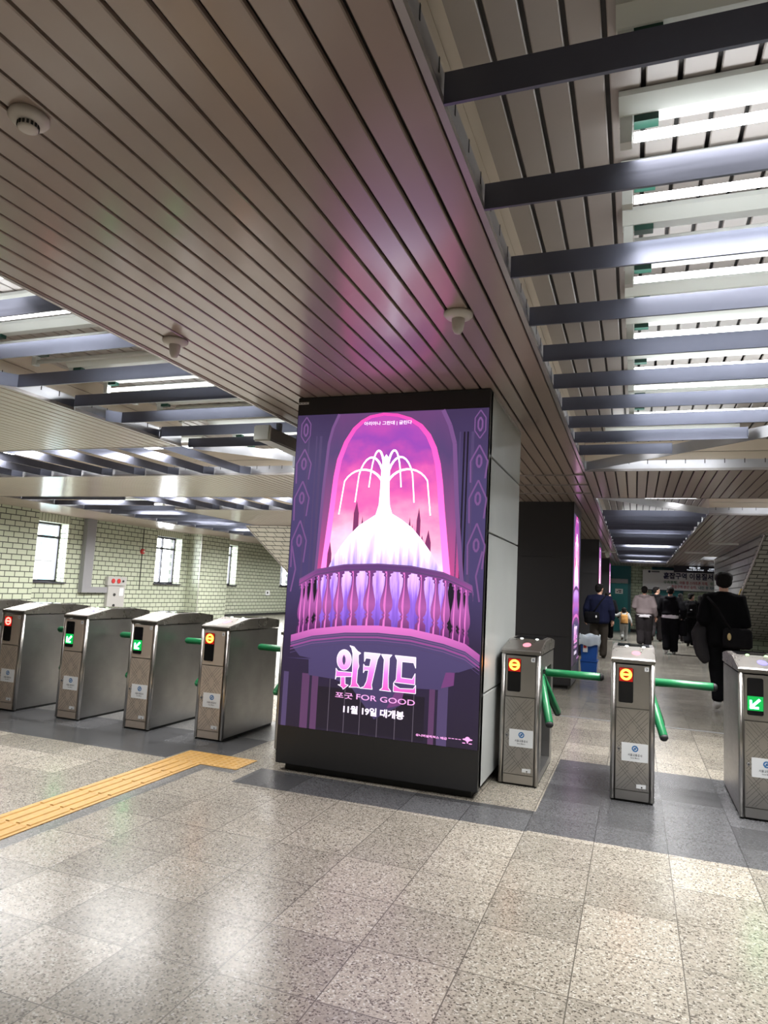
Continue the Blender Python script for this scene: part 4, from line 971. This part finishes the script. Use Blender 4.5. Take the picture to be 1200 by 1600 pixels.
# ================================================================ PEOPLE
def remesh(b, name, mats, parent, vox, wrinkle=0, wscale=7, smooth_it=2, extra=None):
    """fuse the overlapping limbs of one figure into a single skin"""
    me = bpy.data.meshes.new(name); me.from_pydata(b.v, [], b.f)
    o = bpy.data.objects.new(name, me); COL.objects.link(o)
    bm = bmesh.new(); bm.from_mesh(me); bmesh.ops.recalc_face_normals(bm, faces=bm.faces); bm.to_mesh(me); bm.free()
    m = o.modifiers.new('fuse', 'REMESH'); m.mode = 'VOXEL'; m.voxel_size = vox
    s = o.modifiers.new('soft', 'SMOOTH'); s.iterations = smooth_it; s.factor = .5
    bpy.context.view_layer.update()
    new = bpy.data.meshes.new_from_object(o.evaluated_get(bpy.context.evaluated_depsgraph_get()))
    bpy.data.objects.remove(o); bpy.data.meshes.remove(me)
    if wrinkle:
        for v in new.vertices:
            p = Vector((v.co.x*wscale*1.2, v.co.y*wscale*1.2, v.co.z*wscale*.55))
            v.co += v.normal*wrinkle*(noise.noise(p) + .5*noise.noise(p*2.3))
    if extra:
        bm = bmesh.new(); bm.from_mesh(new)
        m2 = bpy.data.meshes.new('x'); m2.from_pydata(extra.v, [], extra.f); bm.from_mesh(m2); bm.to_mesh(new); bm.free(); bpy.data.meshes.remove(m2)
    new.name = name; new.materials.clear(); new.materials.append(MT[mats] if isinstance(mats, str) else mats)
    for p in new.polygons: p.use_smooth = True; p.material_index = 0
    o = bpy.data.objects.new(name, new); COL.objects.link(o); o.parent = parent
    return o
def hand(b, wrist, elbow, palm_n, s, mirror):
    """palm, four curled fingers of different lengths and a thumb"""
    d = (wrist-elbow).normalized(); n = (palm_n - d*palm_n.dot(d)).normalized(); a = d.cross(n)*mirror
    b.tube([wrist-d*.01*s, wrist+d*.03*s, wrist+d*.065*s, wrist+d*.09*s], [.026*s, .036*s, .041*s, .036*s], 10, flat=.5)
    for i, (off, L, r) in enumerate(((.030, .070, .0085), (.010, .080, .0088), (-.010, .074, .0085), (-.029, .058, .0075))):
        p = wrist + d*.086*s + a*off*s
        q1 = p + d*L*.45*s + n*.006*s; q2 = q1 + (d*.8+n*.6).normalized()*L*.32*s; q3 = q2 + (d*.35+n).normalized()*L*.25*s
        b.tube([p, q1, q2, q3], [r*s, r*s*.95, r*s*.88, r*s*.6], 7)
    p = wrist + d*.03*s + a*.034*s
    b.tube([p, p+(d*.6+a*.8).normalized()*.032*s, p+(d*.6+a*.8).normalized()*.032*s+(d+n*.4).normalized()*.03*s], [.0125*s, .0105*s, .007*s], 7)
def ring_torso(b, pts, k=20):
    R = []
    for (z, rx, ry, x, y) in pts: R.append([(x+rx*math.copysign(abs(math.cos(a))**.85, math.cos(a)), y+ry*math.copysign(abs(math.sin(a))**.85, math.sin(a)), z) for a in [2*PI*q/k for q in range(k)]])
    b.rings(R)
def person(loc, rz, H, label, top, trousers, shoe, stride=.16, lift=.5, larm=None, rarm=None, wide=1.0, puff=.03, hood=False, hem=None, hairlen=0, head_turn=0, lean=.03, leg_w=1.0, hem_z=.86, grp=None, skirt=False, child=False, hair_w=1.0):
    t = thing('person', loc, label, 'person', grp); t.rotation_euler.z = rz
    s = H/1.72
    hs = s if not child else s*1.45         # a child's head is large for its body
    V = lambda x, y, z: Vector((x*s, y*s, z*s))
    # joints: the figure walks towards +y
    hipw, hz = .09*min(wide, 1.1), .90
    hips = {1: V(hipw, 0, hz), -1: V(-hipw, 0, hz)}
    knee = {1: V(hipw, stride*.55+.02, .48), -1: V(-hipw, -stride*.25+.05, .47)}
    ank = {1: V(hipw*.9, stride, .085), -1: V(-hipw*.9, -stride*1.05, .085+lift*.22)}
    toe = {1: V(hipw*1.05, stride+.19, .03), -1: V(-hipw*1.05, -stride*1.05+.13, .02+lift*.02)}
    ly = lean
    sw = .158*wide+.012
    sh = {1: V(sw, ly, 1.385), -1: V(-sw, ly, 1.385)}
    neck = V(0, ly+.01, 1.47); zc = 1.72*s-.118*hs*1.03
    hc = Vector((0, (ly+.03)*s, zc))
    base_arm = {1: ((sw+.06, ly-.02, 1.12), (sw+.075, ly+.06, .87)), -1: ((-sw-.06, ly+.02, 1.12), (-sw-.075, ly+.04, .87))}
    arms = {1: rarm or base_arm[1], -1: larm or base_arm[-1]}
    el = {k: V(*arms[k][0]) for k in arms}; wr = {k: V(*arms[k][1]) for k in arms}
    # ---- body
    b = MB()
    ring_torso(b, [(z*s, rx*wide*s, ry*wide*s, 0, (ly*f)*s) for z, rx, ry, f in ((.84, .10, .08, 0), (.92, .155, .105, 0), (1.05, .14, .095, .3), (1.2, .16, .105, .7), (1.33, .175, .11, 1), (1.42, .13, .085, 1), (1.46, .06, .06, 1))])
    b.tube([neck-V(0, 0, .06), neck, hc-Vector((0, .01*hs, .05*hs))], [.062*s, .055*s, .052*hs], 14)
    # head: skull, jaw, nose, ears
    ct, st_ = math.cos(head_turn), math.sin(head_turn)
    def Hd(x, y, z): return hc + Vector((ct*x-st_*y, st_*x+ct*y, z))*hs
    def ell_h(c, rx, ry, rz, k=16, n=10):
        R = []
        for i in range(n+1):
            a = -PI/2+PI*i/n; cr = max(math.cos(a), .03)
            R.append([Hd(c[0]+rx*cr*math.cos(2*PI*q/k), c[1]+ry*cr*math.sin(2*PI*q/k), c[2]+rz*math.sin(a)) for q in range(k)])
        b.rings(R)
    ell_h((0, -.005, .02), .077, .097, .098); ell_h((0, .035, -.05), .055, .058, .068)
    ell_h((0, .095, -.012), .012, .018, .028); ell_h((.078, 0, -.01), .012, .022, .032); ell_h((-.078, 0, -.01), .012, .022, .032)
    ell_h((0, .088, -.055), .024, .008, .006); ell_h((.03, .085, .018), .014, .008, .007); ell_h((-.03, .085, .018), .014, .008, .007)
    for k in (1, -1):
        b.tube([sh[k]-Vector((k*.03*s, 0, 0)), sh[k], el[k], wr[k]], [.06*s, .055*s, .042*s, .028*s], 12)
        b.tube([hips[k], knee[k], ank[k]], [.085*s, .058*s, .04*s], 12)
        b.tube([ank[k]-V(0, .03, .03), ank[k]+V(0, .02, -.02), toe[k]], [.036*s, .04*s, .026*s], 10)
    hb = MB()
    for k in (1, -1): hand(hb, wr[k], el[k], Vector((-k*.8, .5, 0)), s, k)
    remesh(b, 'body', 'skin', t, .0125*max(s, .7), 0, 1, 3, hb)
    # ---- hair
    b2, b = b, MB()
    hw = hair_w
    def hair_e(c, rx, ry, rz):
        R = []; k, n = 18, 12
        for i in range(n+1):
            a = -PI/2+PI*i/n; cr = max(math.cos(a), .03)
            R.append([Hd(c[0]+rx*cr*math.cos(2*PI*q/k), c[1]+ry*cr*math.sin(2*PI*q/k), c[2]+rz*math.sin(a)) for q in range(k)])
        b.rings(R)
    hair_e((0, -.022, .046), .088*hw, .098, .085); hair_e((0, -.052, -.005), .078*hw, .066, .078); hair_e((0, .045, .088), .066*hw, .05, .034)
    if hairlen:
        hair_e((0, -.06, -.09), .080, .052, .13); hair_e((.05, -.03, -.08), .035, .05, .12); hair_e((-.05, -.03, -.08), .035, .05, .12)
    remesh(b, 'hair', 'hair', t, .011*max(hs, .6), .006, 26, 1)
    # ---- trousers
    b = MB(); p = puff*.8
    ring_torso(b, [(.80*s, .10*wide*s+p, .09*s+p, 0, 0), (.90*s, (.155*wide)*s+p, .108*wide*s+p, 0, 0), (.99*s, .145*wide*s+p*.6, .10*wide*s+p*.6, 0, .005*s), (1.02*s, .13*wide*s+p*.4, .09*wide*s+p*.4, 0, .005*s)])
    for k in (1, -1):
        lo_ = ank[k]+V(0, -.01, .0)
        b.tube([hips[k]+V(0, 0, .02), (hips[k]+knee[k])/2, knee[k], (knee[k]+lo_)/2, lo_+V(0, 0, .01), lo_-V(0, 0, .03)], [(.088*s+p)*leg_w, (.078*s+p)*leg_w, (.064*s+p)*leg_w, (.058*s+p)*leg_w, (.052*s+p)*leg_w, (.050*s+p*.8)*leg_w], 14)
    if skirt: ring_torso(b, [(.30*s, .17*s, .15*s, 0, 0), (.6*s, .165*s, .14*s, 0, 0), (.9*s, .16*s, .12*s, 0, 0)])
    remesh(b, 'trousers', trousers, t, .016*max(s, .7), .010*s, 8, 2)
    # ---- shoes
    for k in (1, -1):
        b = MB(); a, q = ank[k], toe[k]
        d = (q-a); d.z = 0; d.normalize(); n_ = Vector((-d.y, d.x, 0))
        tilt = (q.z-a.z+.055*s)
        heel = a - d*.055*s + Vector((0, 0, -.035*s)); tip = q + d*.02*s + Vector((0, 0, .012*s))
        b.tube([heel, heel.lerp(tip, .15), heel.lerp(tip, .5), heel.lerp(tip, .85), tip], [.026*s, .044*s, .047*s, .040*s, .018*s], 12)
        b.tube([a-Vector((0, 0, .03*s)), a+Vector((0, 0, .02*s))], [.046*s, .045*s], 12)
        remesh(b, 'shoe', shoe, t, .010*max(s, .7), 0, 1, 2)
    # ---- top
    b = MB(); p = puff
    if hem:
        h2 = MB(); ring_torso(h2, [((hem_z-.075)*s, (.165*wide)*s+p, .118*wide*s+p, 0, 0), ((hem_z-.02)*s, .163*wide*s+p, .116*wide*s+p, 0, 0), ((hem_z+.08)*s, .15*wide*s+p*.7, .105*wide*s+p*.7, 0, 0)])
        o = remesh(h2, 'shirt_hem', hem, t, .015*s, .008, 9, 2); o['label'] = 'pale shirt hem below the top'
    ring_torso(b, [(hem_z*s, .16*wide*s+p*.8, .112*wide*s+p*.8, 0, 0), ((hem_z+.05)*s, .168*wide*s+p*1.25, .12*wide*s+p*1.25, 0, 0), (1.08*s, .165*wide*s+p*1.1, .115*wide*s+p*1.1, 0, ly*.4*s), (1.24*s, .178*wide*s+p, .122*wide*s+p, 0, ly*.8*s), (1.36*s, .185*wide*s+p*.8, .118*wide*s+p*.8, 0, ly*s), (1.425*s, .135*wide*s+p*.7, .092*s+p*.7, 0, ly*s), (1.475*s, .066*s+p*.35, .066*s+p*.3, 0, (ly+.005)*s)])
    for k in (1, -1):
        w2 = wr[k]-(wr[k]-el[k]).normalized()*.01*s
        b.tube([sh[k]-Vector((k*.05*s, 0, .01*s)), sh[k], (sh[k]+el[k])/2, el[k], (el[k]+w2)/2, w2], [.075*s+p*.6, .066*s+p*.8, .060*s+p, .056*s+p, .048*s+p*.9, .036*s+p*.6], 14)
    if hood:
        b.tube([V(-.10, ly+.0, 1.47), V(-.09, ly-.075, 1.44), V(0, ly-.115, 1.41), V(.09, ly-.075, 1.44), V(.10, ly+.0, 1.47)], [.034*s, .05*s, .056*s, .05*s, .034*s], 12)
        b.tube([V(0, ly-.10, 1.44), V(0, ly-.125, 1.33)], [.075*s, .03*s], 12)
    remesh(b, 'top', top, t, .015*max(s, .7), .011*s, 7, 2)
    return t
def cloth(name, c, r=.95, var=.12): return mat(name, c, r, 0, bump=.15, bscale=160, var=var, spec=.06)
C_ = {'black': cloth('cloth_black', (.0055, .0055, .0068)), 'soft': cloth('cloth_soft_black', (.010, .0095, .011)), 'navy': cloth('cloth_navy', (.008, .0095, .026)), 'olive': cloth('cloth_dark_olive', (.042, .036, .031)),
      'grey': cloth('cloth_hoodie_grey', (.20, .165, .17)), 'char': cloth('cloth_charcoal', (.026, .023, .025)), 'jean': cloth('cloth_denim', (.09, .135, .24)), 'white': cloth('cloth_white', (.62, .60, .64)),
      'lgrey': cloth('cloth_light_grey', (.33, .34, .34)), 'shoe_w': cloth('shoe_white', (.60, .60, .62), .5), 'shoe_d': cloth('shoe_dark', (.03, .026, .022), .5), 'orange': cloth('bag_orange', (.52, .27, .09), .7), 'beige': cloth('charm_beige', (.55, .42, .22), .5), 'dgrey': cloth('jacket_dark_grey', (.034, .032, .036))}
def bag_mesh(c, hx, hy, hz, mi, name, parent_, m, vox=.014, wr_=.008):
    b = MB(); ring_torso(b, [(c[2]-hz, hx*.75, hy*.7, c[0], c[1]), (c[2]-hz*.85, hx*.97, hy, c[0], c[1]), (c[2], hx, hy*1.1, c[0], c[1]), (c[2]+hz*.8, hx*.95, hy*.8, c[0], c[1]), (c[2]+hz, hx*.8, hy*.5, c[0], c[1])])
    return remesh(b, name, m, parent_, vox, wr_, 9, 2)
def bag(name, loc, rz, label, cat, c, h3, m, strap=None, extras=()):
    t = thing(name, loc, label, cat); t.rotation_euler.z = rz
    bag_mesh(c, *h3, 0, 'bag_body', t, m)
    for st in (strap or []):
        b = MB(); b.tube(st, .014, 8); o = b.build('strap', m, None, True); o.parent = t
    for (nm, e, mm) in extras:
        o = e.build(nm, mm, None, True); o.parent = t
    return t
# 1 man in navy beside the second pillar
L1, Z1 = (-.76, 16.35, 0), -.06
person(L1, Z1, 1.66, 'man in a navy jacket with a black shoulder bag walking beside the blue bin', C_['navy'], C_['olive'], C_['shoe_d'], .16, .55, larm=((-.27, -.02, 1.14), (-.30, .10, .88)), rarm=((.27, -.03, 1.13), (.29, .05, .88)), wide=1.18, puff=.035, head_turn=-.45, hem_z=.80, leg_w=1.0)
bag('shoulder_bag', L1, Z1, 'black shoulder bag hanging on the left hip of the man in navy', 'bag', (-.13, -.20, .90), (.17, .07, .13), C_['black'], [[(.14, -.06, 1.39), (.06, -.155, 1.28), (-.04, -.185, 1.12), (-.12, -.20, 1.0)], [(.14, -.04, 1.39), (.12, .12, 1.33), (-.05, .17, 1.15), (-.22, .08, 1.0), (-.2, -.14, .98)]], [('tag_charm', MB().ell((-.03, -.285, .93), .018, .008, .03), C_['white'])])
# 2 adult in black holding the child's hand
person((-.84, 24.0, 0), -.1, 1.54, 'person in a black coat and white sneakers holding the hand of the small child', C_['black'], C_['black'], C_['shoe_w'], .14, .4, rarm=((.27, .0, 1.10), (.40, .03, .82)), wide=1.15, puff=.04, head_turn=-.9, hem_z=.72)
# 3 child
L3, Z3 = (-.33, 23.9, 0), .05
person(L3, Z3, 1.07, 'small child in light grey sweat clothes with an orange backpack', C_['lgrey'], C_['lgrey'], C_['shoe_d'], .22, .6, larm=((-.36, .02, 1.28), (-.62, .06, 1.34)), rarm=((.28, -.05, 1.14), (.36, -.03, .92)), wide=1.1, puff=.022, child=True, leg_w=1.1)
bag('backpack', L3, Z3, 'orange backpack on the back of the small child', 'backpack', (0, -.155, .70), (.115, .075, .15), C_['orange'], [[(.08, -.08, .86), (.10, 0, .92), (.10, .09, .84), (.10, .08, .70), (.10, -.08, .60)], [(-.08, -.08, .86), (-.10, 0, .92), (-.10, .09, .84), (-.10, .08, .70), (-.10, -.08, .60)]], [('trim_band', MB().box(-.115, .115, -.23, -.10, .545, .57), C_['black'])])
# 4 grey hoodie
person((.25, 21.1, 0), -.04, 1.74, 'man in a grey hooded sweatshirt and black trousers', C_['grey'], C_['char'], C_['shoe_d'], .10, .3, larm=((-.25, -.01, 1.14), (-.21, .22, 1.06)), rarm=((.26, -.05, 1.13), (.30, .02, .87)), wide=1.08, puff=.038, hood=True, hem=C_['white'], hem_z=.92, leg_w=1.25)
# 5 black jacket, head turned
person((.66, 24.7, 0), -.2, 1.80, 'person in a black padded jacket looking right, between the grey and the black hoodies', C_['soft'], C_['char'], C_['shoe_d'], .20, .5, wide=1.05, puff=.045, hood=True, head_turn=-1.0, hem_z=.84, leg_w=1.1)
# 6 black hoodie with white hem
L6, Z6 = (.86, 19.4, 0), -.06
person(L6, Z6, 1.73, 'man in a black hooded top with a white shirt hem showing', C_['black'], C_['black'], C_['shoe_w'], .09, .25, larm=((-.235, .02, 1.14), (-.21, .15, .95)), rarm=((.32, -.10, 1.13), (.31, .10, .92)), wide=1.03, puff=.036, hood=True, hem=C_['white'], hem_z=.98, leg_w=1.2)
bag('shopping_bag', L6, Z6, 'black cloth bag at the right side of the man with the white hem', 'bag', (.31, .02, .68), (.10, .10, .20), C_['black'], [[(.31, .10, .94), (.31, .06, .85)], [(.31, .10, .94), (.30, -.02, .85)]])
# 7 backpack wearer
L7, Z7 = (1.62, 23.1, 0), -.1
person(L7, Z7, 1.63, 'person in black wide trousers wearing a black backpack', C_['black'], C_['black'], C_['shoe_d'], .10, .3, wide=1.15, puff=.045, head_turn=-.9, hem_z=.78, leg_w=1.5)
bag('backpack', L7, Z7, 'black backpack on the person in wide trousers', 'backpack', (0, -.24, 1.10), (.17, .10, .22), C_['soft'], [[(.09, -.16, 1.31), (.12, 0, 1.42), (.13, .15, 1.28), (.14, .08, 1.05), (.14, -.16, .96)], [(-.09, -.16, 1.31), (-.12, 0, 1.42), (-.13, .15, 1.28), (-.14, .08, 1.05), (-.14, -.16, .96)]], [('logo_patch', MB().box(-.02, .03, -.362, -.35, 1.11, 1.14), C_['white']), ('pocket', MB().ell((0, -.33, 1.0), .12, .045, .09), C_['black'])])
# 8 long-haired woman in jeans
person((1.93, 23.6, 0), -.25, 1.58, 'long-haired woman in a black top and blue jeans next to the black backpack', C_['black'], C_['jean'], C_['shoe_d'], .20, .5, wide=1.0, puff=.03, hairlen=1, head_turn=-.7)
# 9 partly hidden
person((1.42, 24.9, 0), .0, 1.62, 'person in dark clothes almost hidden behind the one with the black backpack', C_['soft'], C_['char'], C_['shoe_w'], .12, .4, wide=1.05, puff=.04, hairlen=1)
# 10 big man
L9, Z9 = (1.075, 9.85, 0), -.02
person(L9, Z9, 1.76, 'large man in a black sweater seen from behind near the right gate', C_['black'], C_['black'], C_['shoe_w'], .10, .35, larm=((-.235, -.06, 1.12), (-.19, .20, 1.0)), rarm=((.225, -.03, 1.08), (.13, .24, 1.08)), wide=.98, puff=.030, hem_z=.80, leg_w=.92, hair_w=1.22)
t = thing('folded_jacket', L9, 'dark grey jacket hanging over the left arm of the large man', 'jacket'); t.rotation_euler.z = Z9
b = MB(); b.tube([(-.24, .06, 1.10), (-.29, .05, .96), (-.27, .02, .80), (-.24, .0, .68), (-.20, -.01, .60)], [.07, .10, .10, .085, .05], 14, flat=.8); b.tube([(-.20, .12, 1.08), (-.26, .14, .95), (-.25, .14, .75)], [.06, .08, .06], 12)
remesh(b, 'jacket_body', C_['dgrey'], t, .014, .016, 8, 2)
bag('waist_bag', L9, Z9, 'black cross-body bag on the right hip of the large man', 'bag', (.13, -.21, .93), (.17, .08, .125), C_['soft'], [[(-.2, -.10, 1.43), (-.10, -.215, 1.30), (.0, -.24, 1.12), (.06, -.25, 1.02)], [(-.2, -.08, 1.43), (-.1, .13, 1.36), (.14, .21, 1.2), (.28, .12, 1.02), (.25, -.18, 1.0)]], [('key_charm', MB().ell((.03, -.302, .95), .022, .012, .045), C_['beige'])])
